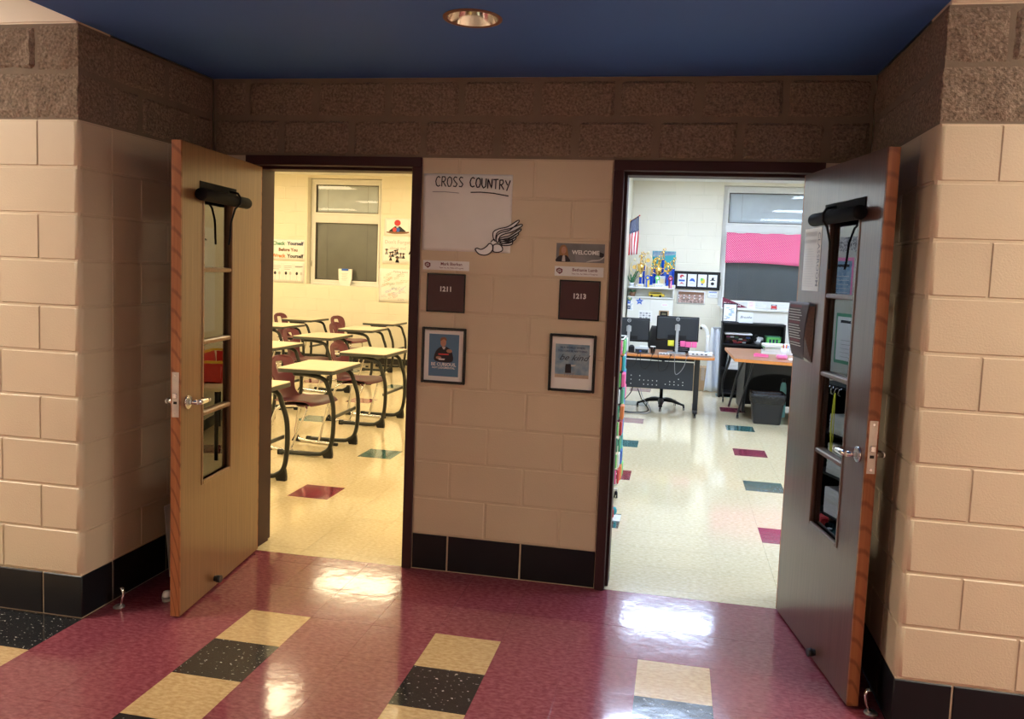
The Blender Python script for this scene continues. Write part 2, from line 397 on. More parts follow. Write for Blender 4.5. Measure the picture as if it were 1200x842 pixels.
def text(s, size, name, mt, parent, x, y, z, align='CENTER', bold=0.0, shear=0.0, sx=1.0, rot=0.0, depth=0.0):
    """flat lettering lying in the parent's local xy plane"""
    cu = bpy.data.curves.new('lettering', 'FONT'); cu.body = s; cu.size = size; cu.align_x = align; cu.align_y = 'CENTER'; cu.resolution_u = 2
    cu.offset = bold; cu.shear = shear; cu.extrude = depth
    t = bpy.data.objects.new('tmp', cu); COL.objects.link(t)
    me = bpy.data.meshes.new_from_object(t); bpy.data.objects.remove(t); bpy.data.curves.remove(cu)
    me.materials.clear(); me.materials.append(MATS[mt])
    o = link(name, me, parent); o.location = (x, y, z); o.scale = (sx, 1, 1); o.rotation_euler = (0, 0, rot)
    return o
UP = PI/2
def wall_rot(rz=0.0): return (UP, 0, rz)     # local x right, y up, z out of a wall that faces -y (rz 0), +x (rz 90), -x (rz -90)
# ------------------------------------------------------------------ large structure
from mathutils import noise
XL, XR, DEP = -6*U, 11*U, 5*U          # alcove sides and depth
ZB, ZC = 11*U, 2.648                   # underside of split-face band, soffit height
CH = 3.12                              # classroom ceiling
RY = 8.5                               # window wall
CACHE = {}
def block_mesh(w_, h_, kind):
    key = (round(w_, 4), round(h_, 4), kind)
    if key in CACHE: return CACHE[key]
    mb = MB(); c = 0.004; d = 0.0035
    x0, x1, y0, y1 = -w_/2, w_/2, -h_/2, h_/2
    vs = []
    for (i, z) in ((0, -0.02), (0, -d), (c, 0)):
        vs += [(x0+i, y0+i, z), (x1-i, y0+i, z), (x1-i, y1-i, z), (x0+i, y1-i, z)]
    fs = []
    for k in (0, 4):
        for i in range(4): fs.append((k+i, k+(i+1) % 4, k+4+(i+1) % 4, k+4+i))
    fs.append((8, 9, 10, 11))
    mb.add(vs, fs)
    CACHE[key] = mb.data('block', kind)
    return CACHE[key]
def stone_mesh(w_, h_, var):
    key = (round(w_, 4), 'stone', var)
    if key in CACHE: return CACHE[key]
    mb = MB(); nu, nv = max(4, int(w_/0.027)), 8
    off = Vector((var*3.7, var*1.3, var*9.1))
    def fn(a, b):
        x, y = (a-.5)*w_, (b-.5)*h_
        e = min(a, 1-a)*w_, min(b, 1-b)*h_
        edge = min(1.0, min(e)/0.012)
        h = 0.006+0.010*noise.noise(Vector((x*9, y*9, 0))+off)+0.007*noise.noise(Vector((x*26, y*26, 3))+off)
        return (x, y, -0.003+edge*(h+0.003) if min(e) > 1e-6 else -0.012)
    mb.grid(fn, nu, nv, smooth=False)
    CACHE[key] = mb.data('block', 'split_stone')
    return CACHE[key]
def lay(parent, u0, u1, v0, v1, kind, j=0.009):
    """one block of the wall between two joints"""
    if kind == 'split_stone': me = stone_mesh(u1-u0-j, v1-v0-j, random.randint(0, 3))
    else: me = block_mesh(u1-u0-j, v1-v0-j, kind)
    return child('block', me, parent, ((u0+u1)/2, (v0+v1)/2, 0))
def corner_mesh(a, h, rad, kind, sgn, ret=U):
    """L-shaped block at the outer corner; front face runs from the corner along -sgn*x, return face along -z"""
    key = ('corner', round(a, 3), kind, sgn)
    if key in CACHE: return CACHE[key]
    g = 0.0045; mb = MB(); prof = []
    n1 = 10 if kind == 'split_stone' else 1
    for i in range(n1+1): prof.append((-a+g+(a-g-rad)*i/n1, 0, 0, 1))
    for i in range(1, 7): t = PI/2*i/7; prof.append((-rad+rad*math.sin(t), -rad+rad*math.cos(t), math.sin(t), math.cos(t)))
    for i in range(n1+1): prof.append((0, -rad-(ret-g-rad)*i/n1, 1, 0))
    rings = [(g, 0.004), (g+.004, 0), (h-g-.004, 0), (h-g, 0.004)] if kind != 'split_stone' else [(g+(h-2*g)*i/6, .005 if i in (0, 6) else 0) for i in range(7)]
    vs = []
    for y, ins in rings:
        for (x, z, nx, nz) in prof:
            k = -ins
            if kind == 'split_stone' and ins == 0: k = 0.003+0.010*noise.noise(Vector((x*12+a*7, y*12, z*12)))+0.006*noise.noise(Vector((x*30, y*30, z*30)))
            vs.append(((x+nx*k)*sgn, y, z+nz*k))
    m = len(prof); fs = [(r*m+i, r*m+i+1, (r+1)*m+i+1, (r+1)*m+i) for r in range(len(rings)-1) for i in range(m-1)]
    mb.add(vs, fs)
    arc = set(range(n1, n1+7))
    if kind != 'split_stone': mb.smooth = [(q % (m-1)) in arc and len(rings)-1 > q//(m-1) > 0 and q//(m-1) < 2 for q in range(len(fs))]
    # backs so that the block has a body
    k = len(rings)-1
    mb.add([vs[0], vs[k*m], (vs[k*m][0], vs[k*m][1], -.03), (vs[0][0], vs[0][1], -.03)], [(0, 1, 2, 3)])
    mb.add([vs[m-1], vs[k*m+m-1], (-.03*sgn, vs[k*m+m-1][1], vs[m-1][2]), (-.03*sgn, vs[m-1][1], vs[m-1][2])], [(0, 1, 2, 3)])
    top = [vs[k*m+i] for i in range(m)]+[(-.03*sgn, h-g, -ret+g), (-.03*sgn, h-g, -.03), ((-a+g)*sgn, h-g, -.03)]
    bot = [(p[0], g, p[2]) for p in [vs[i] for i in range(m)]+top[m:]]
    mb.add(top, [tuple(range(len(top)))]); mb.add(bot, [tuple(range(len(bot)))])
    CACHE[key] = mb.data('corner_block', kind)
    me = CACHE[key]; bm = bmesh.new(); bm.from_mesh(me); bmesh.ops.remove_doubles(bm, verts=bm.verts, dist=1e-5); bmesh.ops.recalc_face_normals(bm, faces=bm.faces); bm.to_mesh(me); bm.free()
    return me
def kind_of(r): return 'base_black' if r == 0 else ('split_stone' if r in (11, 12) else 'tan_paint')
def core_of(r): return 'base_grout' if r == 0 else ('stone_mortar' if r in (11, 12) else 'tan_paint')
def core(parent, x0, x1, zd=-0.2, rows=13, name='core', top=None):
    """mortar body behind the blocks, recessed 3.5 mm; base grout, paint and stone mortar zones"""
    mb = MB(); t = top or rows*U
    mb.box((x0, 0, zd), (x1, U, -.0045), 'base_grout')
    mb.box((x0, U, zd), (x1, min(t, ZB), -.0035), 'tan_paint')
    if t > ZB+.01: mb.box((x0, ZB, zd), (x1, min(t, 13*U), -.004), 'stone_mortar')
    if t > 13*U+.01: mb.box((x0, 13*U, zd), (x1, t, -.0035), 'tan_paint')
    return mb.build(name, None, parent, fix=False)

# alcove back wall: pier between the doors, block band above
wb = struct('wall_back', 'tan painted block pier and brown split-face band between two doorways', (0, 0, 0), wall_rot())
mb = MB()
mb.box((0, 0, -.2), (5*U, U, -.0045), 'base_grout'); mb.box((0, U, -.2), (5*U, ZB, -.0035), 'tan_paint')
mb.box((XL, ZB, -.2), (XR, ZC, -.004), 'stone_mortar')
mb.box((XL, 0, -.2), (-5*U, ZB, -.0035), 'tan_paint'); mb.box((10*U, 0, -.2), (XR, ZB, -.0035), 'tan_paint')
mb.box((XL, 0, -.0035), (-5*U, U, 0), 'base_black'); mb.box((10*U, 0, -.0035), (XR, U, 0), 'base_black')
mb.box((XL-7.8, 0, -.215), (-5*U, CH, -.2), 'room_paint'); mb.box((0, 0, -.215), (5*U, CH, -.2), 'room_paint'); mb.box((10*U, 0, -.215), (6.4, CH, -.2), 'room_paint')
mb.box((-5*U, ZB, -.215), (0, CH, -.2), 'room_paint'); mb.box((5*U, ZB, -.215), (10*U, CH, -.2), 'room_paint')
mb.build('core', None, wb, fix=False)
for r in range(0, 11):
    ed = [0, 1, 3, 5] if r % 2 == 0 else [0, 2, 4, 5]
    for a, b in zip(ed, ed[1:]): lay(wb, a*U, b*U, r*U, (r+1)*U, kind_of(r))
for r in (11, 12):
    ed = ([-6]+list(range(-4, 11, 2))+[11]) if r == 11 else ([-6]+list(range(-5, 11, 2))+[11])
    for a, b in zip(ed, ed[1:]): lay(wb, a*U, b*U, r*U, (r+1)*U, 'split_stone')

# alcove return walls
def ret_rows(par, o, flip):
    for r in range(13):
        ed = [1, 3, 5] if r % 2 == 0 else [1, 2, 4, 5]
        if flip: ed = [5-e for e in ed][::-1]
        for a, b in zip(ed, ed[1:]): lay(par, a*U, b*U, r*U, (r+1)*U, kind_of(r))
wl = struct('wall_left', 'tan block return wall with black base beside the brown wood door', (XL, -DEP, 0), wall_rot(PI/2))
core(wl, U-.002, 5*U+.0, zd=-.2); ret_rows(wl, 0, False)
wr = struct('wall_right', 'shaded block return wall behind the shaded wood door', (XR, 0, 0), wall_rot(-PI/2))
core(wr, 0, 4*U+.002, zd=-.2); ret_rows(wr, 0, True)

# corridor walls either side of the alcove
for sgn, nm, lab in ((1, 'wall_hall_left', 'lit tan block corridor wall beside the navy floor tile'), (-1, 'wall_hall_right', 'lit tan block corridor wall beside the shaded wood door')):
    X0 = XL if sgn == 1 else XR
    wh = struct(nm, lab, (X0, -DEP, 0), wall_rot())
    lo, hi = (-11.8, -.022) if sgn == 1 else (.022, 10.8)
    core(wh, lo, hi, zd=-U, top=3.05)
    # chamfered core edge behind the bullnose corner
    mb = MB()
    for z0_, z1_, mt_ in ((0, U, 'base_grout'), (U, ZB, 'tan_paint'), (ZB, 13*U, 'stone_mortar'), (13*U, 3.05, 'tan_paint')):
        i_ = .012 if mt_ == 'tan_paint' else .004
        pr_ = [(-.022*sgn, -.004), (-i_*sgn, -.004), (-.004*sgn, -i_), (-.004*sgn, -U), (-.022*sgn, -U)]
        vs = [(p[0], z0_, p[1]) for p in pr_]+[(p[0], z1_, p[1]) for p in pr_]
        n_ = len(pr_); mb.add(vs, [(i, (i+1) % n_, n_+(i+1) % n_, n_+i) for i in range(n_)]+[tuple(range(n_)), tuple(range(n_, 2*n_))], mt_)
    mb.build('corner_core', None, wh)
    for r in range(15):
        k = kind_of(r); a = U if r % 2 == 0 else 2*U
        rad = .026 if k == 'tan_paint' else .006
        child('corner_block', corner_mesh(a, U, rad, k, sgn), wh, (0, r*U, 0))
        e = a
        while e < 8*U:
            n_ = e+2*U
            if sgn == 1: lay(wh, -n_, -e, r*U, (r+1)*U, k)
            else: lay(wh, e, n_, r*U, (r+1)*U, k)
            e = n_

# ------------------------------------------------------------------ floors
TILE = {}
def tile(parent, x0, x1, y0, y1, mt, g=.0005):
    key = (round(x1-x0, 4), round(y1-y0, 4), mt)
    if key not in TILE:
        w_, h_ = (x1-x0)/2-g, (y1-y0)/2-g
        TILE[key] = MB().box((-w_, -h_, -.003), (w_, h_, 0)).data('tile', mt)
    return child('tile', TILE[key], parent, ((x0+x1)/2, (y0+y1)/2, 0))
FT = 0.3048
fl = struct('floor', 'waxed maroon corridor floor with tan and black tile stripes')
MB().box((-13, -4.9, -.12), (XL, -DEP, -.003), 'tile_maroon').box((XL, -4.9, -.12), (XR, .008, -.003), 'tile_maroon').box((XR, -4.9, -.12), (13, -DEP, -.003), 'tile_maroon').build('slab', None, fl, fix=False)
gx0, gy0 = 0.3660, -0.7169
ys = [.008, gy0+2*FT, gy0+FT]+[gy0-k*FT for k in range(0, 6)]
for k in range(-6, 8):
    x0 = max(gx0+k*FT, XL); x1 = min(gx0+(k+1)*FT, XR)
    if x1-x0 < .02: continue
    for j in range(len(ys)-1):
        mt_ = 'tile_maroon'
        if k % 3 == 0 and j >= 3: mt_ = 'tile_tan' if (j-3) % 2 == 0 else 'tile_black'
        if k in (-6, 6): mt_ = 'tile_maroon'
        tile(fl, x0, x1, ys[j+1], ys[j], mt_)
for k in range(4):
    for j in range(4):
        tile(fl, XL-(k+1)*FT, XL-k*FT, -DEP-(j+1)*.303, -DEP-j*.303, ['tile_black', 'tile_tan', 'tile_black', 'tile_tan'][j])
def class_floor(name, lab, xa, xb, xacc, par0, xlo, xhi):
    f = struct(name, lab)
    MB().box((xa, .008, -.12), (xb, RY+.2, -.003), 'tile_cream').build('slab', None, f, fix=False)
    ty = .315; y_acc = 1.043
    kx0 = math.floor((xlo-xacc)/FT); kx1 = math.ceil((xhi-xacc)/FT)
    for k in range(kx0, kx1):
        for j in range(-4, 24):
            a, b = y_acc+j*ty, y_acc+(j+1)*ty
            if b < .05: continue
            a = max(a, .008)
            acc = (k % 4 == 0 and j % 4 == 0 and j >= 0)
            if j > 12 and not acc: continue
            mt_ = 'tile_cream'
            if acc: mt_ = 'tile_plum' if ((k//4)+(j//4)+par0) % 2 == 0 else 'tile_teal'
            if b > RY-.05: continue
            tile(f, xacc+k*FT, xacc+(k+1)*FT, a, b, mt_, g=.0006)
    return f
class_floor('floor', 'glossy cream classroom floor with plum and teal accent tiles under the student desks', -9, .41, -1.283, 0, -3.7, .1)
class_floor('floor', 'glossy cream classroom floor with plum and teal accent tiles under the computer desk', .61, 6.2, 1.98, 0, .76, 3.2)
# threshold of floor between pier jambs is part of the classroom floors

# ------------------------------------------------------------------ ceilings
ce = struct('ceiling', 'dark blue painted soffit over the doorway alcove')
mb = MB(); cx, cy, cr = .508, -.952, .104; hw = .2
y0, y1 = -4.9, 0.0
for (a, b, c_, d_) in ((XL, y0, cx-hw, y1), (cx+hw, y0, XR, y1), (cx-hw, y0, cx+hw, cy-hw), (cx-hw, cy+hw, cx+hw, y1)):
    mb.box((a, b, ZC), (c_, d_, 3.05), 'soffit_blue')
n = 32; vs = []
for i in range(n):
    an = 2*PI*i/n; c_, s_ = math.cos(an), math.sin(an); k = hw/max(abs(c_), abs(s_))
    vs += [(cx+cr*c_, cy+cr*s_, ZC), (cx+k*c_, cy+k*s_, ZC)]
mb.add(vs, [(2*i, 2*((i+1) % n), 2*((i+1) % n)+1, 2*i+1) for i in range(n)], 'soffit_blue')
mb.build('soffit', None, ce, fix=False)
chh = struct('ceiling', 'white corridor ceiling above the blue soffit')
MB().box((-13, -4.9, 3.05), (13, 0, 3.12), 'ceiling_white').build('panel', None, chh)
for xa, xb, lb in ((-9, .41, 'white ceiling of the warmly lit classroom'), (.61, 6.2, 'white ceiling of the coolly lit classroom')):
    c_ = struct('ceiling', lb); MB().box((xa, .203, CH), (xb, RY+.25, CH+.08), 'ceiling_white').build('panel', None, c_)
    g = MB()
    for k in range(1, 14): g.box((xa, .203+.61*k-.012, CH-.004), (xb, .203+.61*k+.012, CH), 'window_white')
    g.build('grid_bar', None, c_)
# hidden rear of the corridor, and room side walls, so that light bounces as in a closed building
s = struct('wall_hall_rear', 'tan corridor wall opposite the classroom doors'); MB().box((-13, -5.1, 0), (13, -4.9, 3.12), 'cell_plaster').build('panel', None, s)
s = struct('wall_hall_end', 'corridor end wall beyond the navy floor tile'); MB().box((-13.2, -5.1, 0), (-13, -DEP, 3.12), 'cell_plaster').build('panel', None, s)
s = struct('wall_hall_end', 'corridor end wall beyond the shaded wood door'); MB().box((13, -5.1, 0), (13.2, -DEP, 3.12), 'cell_plaster').build('panel', None, s)
s = struct('wall_partition', 'cream wall dividing the two classrooms'); MB().box((.41, .203, 0), (.61, RY+.25, CH), 'room_paint').build('panel', None, s)
MB().box((.403, .22, 0), (.41, RY-.01, .1), 'wall_base_vinyl').box((.61, .22, 0), (.617, RY-.01, .1), 'wall_base_vinyl').build('base_strip', None, s)
s = struct('wall_classroom_left', 'cream side wall of the warmly lit classroom'); MB().box((-9.2, .203, 0), (-9, RY+.25, CH), 'room_paint').build('panel', None, s)
s = struct('wall_classroom_right', 'cream side wall of the coolly lit classroom'); MB().box((6.2, .203, 0), (6.4, RY+.25, CH), 'room_paint').build('panel', None, s)

# ------------------------------------------------------------------ window walls
CB, CW = .208, .42
def window_wall(name, lab, xa, xb, wx0, wx1, wz0, wz1, bx0, bx1):
    s_ = struct(name, lab, (0, RY, 0), wall_rot())
    mb = MB(); zd = -.25
    for (a, b, c_, d_) in ((xa, 0, wx0, CH), (wx1, 0, xb, CH), (wx0, 0, wx1, wz0), (wx0, wz1, wx1, CH)):
        mb.box((a, b, zd), (c_, d_, -.003), 'room_paint')
    mb.box((xa, 0, -.003), (xb, .1, .004), 'wall_base_vinyl')
    mb.build('core', None, s_, fix=False)
    for r in range(15):
        z0, z1 = max(r*CB, .102), (r+1)*CB
        k0 = math.floor(bx0/CW); e = k0*CW+(CW/2 if r % 2 else 0)
        while e < bx1:
            segs = [(max(e, bx0), min(e+CW, bx1))]
            if z1 > wz0+.01 and z0 < wz1-.01:
                out = []
                for a, b in segs:
                    if b <= wx0 or a >= wx1: out.append((a, b))
                    else:
                        if a < wx0: out.append((a, wx0))
                        if b > wx1: out.append((wx1, b))
                segs = out
            for a, b in segs:
                if b-a > .03: lay(s_, a, b, z0, z1, 'room_paint', j=.007)
            e += CW
    return s_
window_wall('wall_classroom_rear', 'cream block window wall behind the student desks', -9, .41, -4.83, -3.52, 1.28, 3.07, -5.88, -2.52)
window_wall('wall_classroom_rear', 'cream block window wall behind the trophies and computer desk', .61, 6.2, 1.985, 3.6, 1.24, 3.075, .61, 1.985)

def window(name, lab, x0, x1, z0, z1, zt, cols, low_blind='blind_grey', up_blind='blind_light'):
    """aluminium window: fixed transom above zt, casement below, each with a blind behind the pane"""
    s_ = struct(name, lab, (0, RY+.12, 0), wall_rot())
    fw = .05; mb = MB()
    mb.box((x0, z0, -.1), (x0+fw, z1, .0), bev=.004); mb.box((x1-fw, z0, -.1), (x1, z1, .0), bev=.004)
    mb.box((x0+fw, z0, -.1), (x1-fw, z0+fw, .0), bev=.004); mb.box((x0+fw, z1-fw*1.2, -.1), (x1-fw, z1, .0), bev=.004)
    mb.box((x0+fw, zt-.05, -.1), (x1-fw, zt+.05, .01), bev=.004)
    mb.build('window_frame', 'window_white', s_)
    for (a, b, bl, nm) in ((zt+.05, z1-fw*1.2, up_blind, 'transom'), (z0+fw, zt-.05, low_blind, 'casement')):
        sw = .035; f = MB()
        xa, xb = x0+fw, x1-fw
        f.box((xa, a, -.06), (xa+sw, b, .012), bev=.003).box((xb-sw, a, -.06), (xb, b, .012), bev=.003)
        f.box((xa+sw, a, -.06), (xb-sw, a+sw, .012), bev=.003).box((xa+sw, b-sw, -.06), (xb-sw, b, .012), bev=.003)
        so = f.build('sash', 'window_white', s_)
        gk = MB(); q = .012; xa += sw; xb -= sw; a += sw; b -= sw
        gk.box((xa, a, -.05), (xa+q, b, .006)).box((xb-q, a, -.05), (xb, b, .006)).box((xa, a, -.05), (xb, a+q, .006)).box((xa, b-q, -.05), (xb, b, .006))
        gk.build('gasket', 'window_gasket', so)
        p = MB().rect(xa+q, a+q, xb-q, b-q, -.02, 'window_glass').build('pane', None, s_, fix=False)
        sl = MB(); n_ = int((b-a)/.025)
        for i in range(n_):
            zz = a+(i+.5)*(b-a)/n_
            sl.add([(xa+q, zz-.0145, -.040), (xb-q, zz-.0145, -.040), (xb-q, zz+.0145, -.048), (xa+q, zz+.0145, -.048)], [(0, 1, 2, 3)])
        sl_o = sl.build('blind_slats', bl, s_, fix=False); sl_o['kind'] = 'stuff'
        for cxx in (xa+.2, xb-.2): MB().box((cxx-.002, a, -.036), (cxx+.002, b, -.034)).build('blind_cord', 'grey_ink' if nm == 'casement' else 'pale_ink', s_)
    for xx in (x0+.025, x1-.025):
        k = MB().box((xx-.008, z0+.30, 0), (xx+.008, z0+.40, .012), bev=.003); k.tube([(xx, z0+.36, .012), (xx, z0+.36, .03), (xx+.004, z0+.31, .034)], .006, 6)
        k.build('latch', 'satin_steel', s_)
    # stool at the foot of the opening
    MB().box((x0-.0, z0-.03, 0), (x1+.0, z0, .115), bev=.004).build('window_stool', 'window_white', s_)
    return s_
window('window_1', 'white framed classroom window with grey lower blind between posters', -4.82, -3.53, 1.285, 3.065, 2.42, 3)
window('window_2', 'white framed classroom window with pink valance across the middle', 1.99, 3.595, 1.245, 3.07, 2.43, 3, low_blind='blind_dark')

# ------------------------------------------------------------------ ceiling light panels (lamps of the place, plus added corridor panels)
def troffer(x, y, z, lens, lab, grp):
    t = thing('ceiling_light', lab, 'ceiling light', (x, y, z), group=grp)
    MB().box((-.61, -.305, -.012), (.61, -.29, .0)).box((-.61, .29, -.012), (.61, .305, .0)).box((-.61, -.29, -.012), (-.595, .29, 0)).box((.595, -.29, -.012), (.61, .29, 0)).build('frame', 'white_plastic', t)
    MB().box((-.595, -.29, -.008), (.595, .29, -.001)).build('diffuser', lens, t)
for x in (-.7, -3.1, -5.5, -7.9):
    for y in (.95, 3.6, 6.78): troffer(x, y, CH, 'lens_left', 'warm white ceiling light panel over the student desks', 'warm classroom ceiling lights')
for x in (1.45, 3.85):
    for y in (1.25, 3.9, 6.78): troffer(x, y, CH, 'lens_right', 'cool white ceiling light panel in the room with trophies', 'cool classroom ceiling lights')
for x in (-10.6, -8.1, -5.6, -3.1): troffer(x, -2.2, 3.05, 'lens_hall', 'unseen corridor ceiling light panel beyond the lit wall beside the navy tile', 'corridor ceiling lights by the navy tile')  # outer panels added, unseen, to rake light onto the return walls
for x in (4.1, 6.6, 9.1, 11.6): troffer(x, -2.2, 3.05, 'lens_hall', 'unseen corridor ceiling light panel beyond the shaded wood door', 'corridor ceiling lights by the dark door')  # farther ones added out of view to lighten the opposite return wall

# recessed downlight, switched off
t = thing('downlight', 'unlit round recessed downlight with mirrored cone in the blue soffit', 'downlight', (cx, cy, ZC))
MB().lathe([(.103, .002), (.118, .0), (.118, -.004), (.104, -.006), (.100, -.002)], 36, cap=False).build('trim_ring', 'brown_ink', t)
MB().lathe([(.102, -.004), (.094, .03), (.080, .075), (.070, .13)], 36, cap=False).build('reflector_cone', 'reflector', t, fix=False)
MB().lathe([(.070, .13), (.02, .135)], 24).build('socket_plate', 'reflector', t)
for a in (-.028, .028): MB().cyl((a, 0, .132), (a, 0, .06), .019, n=14).ball((a, 0, .06), .019).build('lamp_tube', 'bulb_off', t)
# ------------------------------------------------------------------ door frames
def door_frame(name, lab, x0, x1):
    s_ = struct(name, lab)
    fw = .0508; zt = ZB; ya, yb = -.014, .222
    def jamb(xa, sg):
        mb = MB()
        mb.box((xa, ya, 0), (xa+sg*fw, .052, zt-fw), bev=.003)          # outer rabbet with face
        mb.box((xa, .052, 0), (xa+sg*(fw+.016), .168, zt-fw), bev=.002)    # stop
        mb.box((xa, .168, 0), (xa+sg*fw, yb, zt-fw), bev=.003)
        mb.build('jamb', 'frame_maroon', s_)
    jamb(x0, 1); jamb(x1, -1)
    MB().box((x0, ya, zt-fw), (x1, .052, zt), bev=.003).box((x0, .052, zt-fw-.016), (x1, .168, zt), bev=.002).box((x0, .168, zt-fw), (x1, yb, zt), bev=.003).build('head', 'frame_maroon', s_)
    return s_
f1 = door_frame('trim_1', 'dark maroon metal frame around the brown wood door', -5*U, 0)
f2 = door_frame('trim_2', 'dark maroon metal frame around the shaded wood door', 5*U, 10*U)
MB().box((1.0668, .004, .93), (1.0690, .036, 1.13)).build('strike_plate', 'satin_steel', f2)
MB().box((-.0530, .004, .93), (-.0508, .036, 1.13)).build('strike_plate', 'satin_steel', f1)

# ------------------------------------------------------------------ wood doors, swung open into the alcove
DW, DT, DZ0, DZ1 = .908, .044, .012, 2.172
LS0, LS1, LZ0, LZ1 = .368, .702, .572, 1.948      # glazed lite along the leaf, and its heights
def door(name, lab, px, ang, side, veneer):
    """leaf runs along local +x from the hinge; room face is +y (left door) or -y (right door)"""
    sg = 1 if side == 'L' else -1
    d = struct(name, lab, (px, -.004, 0), (0, 0, ang-PI/2))
    def bx(a, b, c_, d_, e, f_, **k):
        return MB().box((a, sg*c_, e), (b, sg*d_, f_), **k)
    t0, t1 = .0, DT
    core_ = MB()
    e = .012                                   # solid edge strips
    for (a, b, z0, z1) in ((e, LS0, DZ0, DZ1), (LS1, DW-e, DZ0, DZ1), (LS0, LS1, DZ0, LZ0), (LS0, LS1, LZ1, DZ1)):
        core_.box((a, sg*t0, z0), (b, sg*t1, z1))
    core_.build('veneer_face', veneer, d, fix=False)
    for a, b in ((0, e), (DW-e, DW)): MB().box((a, sg*t0, DZ0), (b, sg*t1, DZ1), bev=.0012).build('edge_strip', 'door_edge', d)
    # bead moulding round the lite and three muntins
    bead = MB(); q = .016
    for y0, y1 in ((t0-.003, .012), (t1-.012, t1+.004)):
        bead.box((LS0, sg*y0, LZ0), (LS0+q, sg*y1, LZ1), bev=.003).box((LS1-q, sg*y0, LZ0), (LS1, sg*y1, LZ1), bev=.003)
        bead.box((LS0+q, sg*y0, LZ0), (LS1-q, sg*y1, LZ0+q), bev=.003).box((LS0+q, sg*y0, LZ1-q), (LS1-q, sg*y1, LZ1), bev=.003)
    bead.build('glazing_bead', veneer, d)
    zs = [LZ0+(LZ1-LZ0)*k/4 for k in range(5)]
    for k in (1, 2, 3): MB().box((LS0+q, sg*(t0-.001), zs[k]-.011), (LS1-q, sg*(t1+.002), zs[k]+.011), bev=.005).build('muntin', veneer, d)
    for k in range(4):
        z0 = zs[k]+(q if k == 0 else .011); z1 = zs[k+1]-(q if k == 3 else .011)
        MB().box((LS0+q*.4, sg*.0195, z0-.004), (LS1-q*.4, sg*.0245, z1+.004)).build('glass_pane', 'door_glass', d)
    # lockset: rose, lever and return on each face, mortise plate with latch on the edge
    for fs, ys, lab_ in ((1, t1, 'lever_handle'), (-1, t0, 'lever_handle')):
        yy = lambda k: sg*(ys+fs*k)
        L_ = MB().cyl((.842, yy(-.001), 1.0), (.842, yy(.008), 1.0), .031, n=24)
        L_.cyl((.842, yy(.008), 1.0), (.842, yy(.05), 1.0), .011, n=14)
        L_.tube([(.842, yy(.05), 1.0), (.82, yy(.056), 1.0), (.765, yy(.056), .998), (.735, yy(.052), .997)], [.012, .0125, .011, .010], 10, flat=(.8, 1.0))
        L_.tube([(.735, yy(.052), .997), (.722, yy(.04), .995), (.722, yy(.012), .995)], [.010, .010, .009], 8)
        L_.build(lab_, 'chrome', d)
        MB().cyl((.842, yy(.007), 1.0), (.842, yy(.0095), 1.0), .021, n=20).build('rose_ring', 'satin_steel', d)
    mp = MB().box((DW-.0015, sg*.006, .94), (DW+.0015, sg*.038, 1.145), bev=.0008).build('mortise_plate', 'satin_steel', d)
    MB().box((DW, sg*.012, 1.025), (DW+.013, sg*.032, 1.05), bev=.003).build('latch_bolt', 'chrome', mp)
    MB().box((DW+.001, sg*.014, 1.0), (DW+.004, sg*.03, 1.012), bev=.001).build('guard_bolt', 'black_plastic', mp)
    for z in (.955, 1.13): MB().cyl((DW+.001, sg*.022, z), (DW+.0025, sg*.022, z), .004, n=10).build('screw', 'chrome', mp)
    for z in (.26, 1.09, 1.92):
        MB().cyl((-.004, sg*-.006, z-.057), (-.004, sg*-.006, z+.057), .0075, n=10).box((-.002, sg*-.001, z-.055), (.0, sg*.034, z+.055)).build('hinge', 'satin_steel', d)
    # rubber roller bumper near the bottom of the room face
    b_ = MB().cyl((.55, sg*(t1-.001), .052), (.55, sg*(t1+.012), .052), .014, n=16).cyl((.55, sg*(t1+.012), .052), (.55, sg*(t1+.034), .052), .018, n=16)
    b_.build('roller_bumper', 'dark_metal', d)
    return d
AL, AR = math.radians(7.25), math.radians(10.5)
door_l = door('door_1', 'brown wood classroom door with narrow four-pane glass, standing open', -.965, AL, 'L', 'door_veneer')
door_r = door('door_2', 'wood classroom door toned darker for shade, with papers and four-pane glass, standing open', 1.981, AR, 'R', 'door_veneer_shaded')

def on_leaf(side, s_, z, t=DT):
    """world point on the room face of a leaf"""
    a, px, n_ = (AL, -.965, 1) if side == 'L' else (AR, 1.981, -1)
    dx, dy = math.sin(a), -math.cos(a); nx, ny = n_*math.cos(a), n_*math.sin(a)
    return (px+dx*s_+nx*t, -.004+dy*s_+ny*t, z)
ROT_L, ROT_R = wall_rot(AL+PI/2), wall_rot(AR-PI/2)

# black emergency roller shades rolled up above the lites
def shade(side, lab):
    if side == 'L': loc, rot = on_leaf('L', .53, 1.965), ROT_L
    else: loc, rot = on_leaf('R', .515, 1.955), ROT_R
    t = thing('roller_shade', lab, 'shade', loc, rot)
    W2 = .225
    MB().box((-W2+.02, -.02, 0), (W2-.035 if side == 'L' else W2, .05, .004), bev=.001).build('backing_flap', 'shade_black', t)
    prof = []
    r_ = MB(); r_.M = Matrix.Translation((0, -.015, .032)) @ Matrix.Rotation(PI/2, 4, 'Y')
    r_.lathe([(.004, -W2-.035), (.027, -W2-.035), (.029, -W2-.025), (.029, W2+.02), (.027, W2+.03), (.004, W2+.03)], 20)
    r_.M = None; r_.build('roll', 'shade_black', t)
    sx = .10 if side == 'L' else -.06
    MB().tube([(sx, .03, .008), (sx, .022, .05), (sx, 0, .064), (sx, -.03, .062), (sx-.008, -.055, .04), (sx-.012, -.12, .022), (sx-.016, -.20, .018), (sx-.02, -.235, .014)], .0055, 6, flat=(1, .35)).build('strap', 'dark_metal', t)
    return t
shade('L', 'black roller shade rolled up over the glass of the brown wood door')
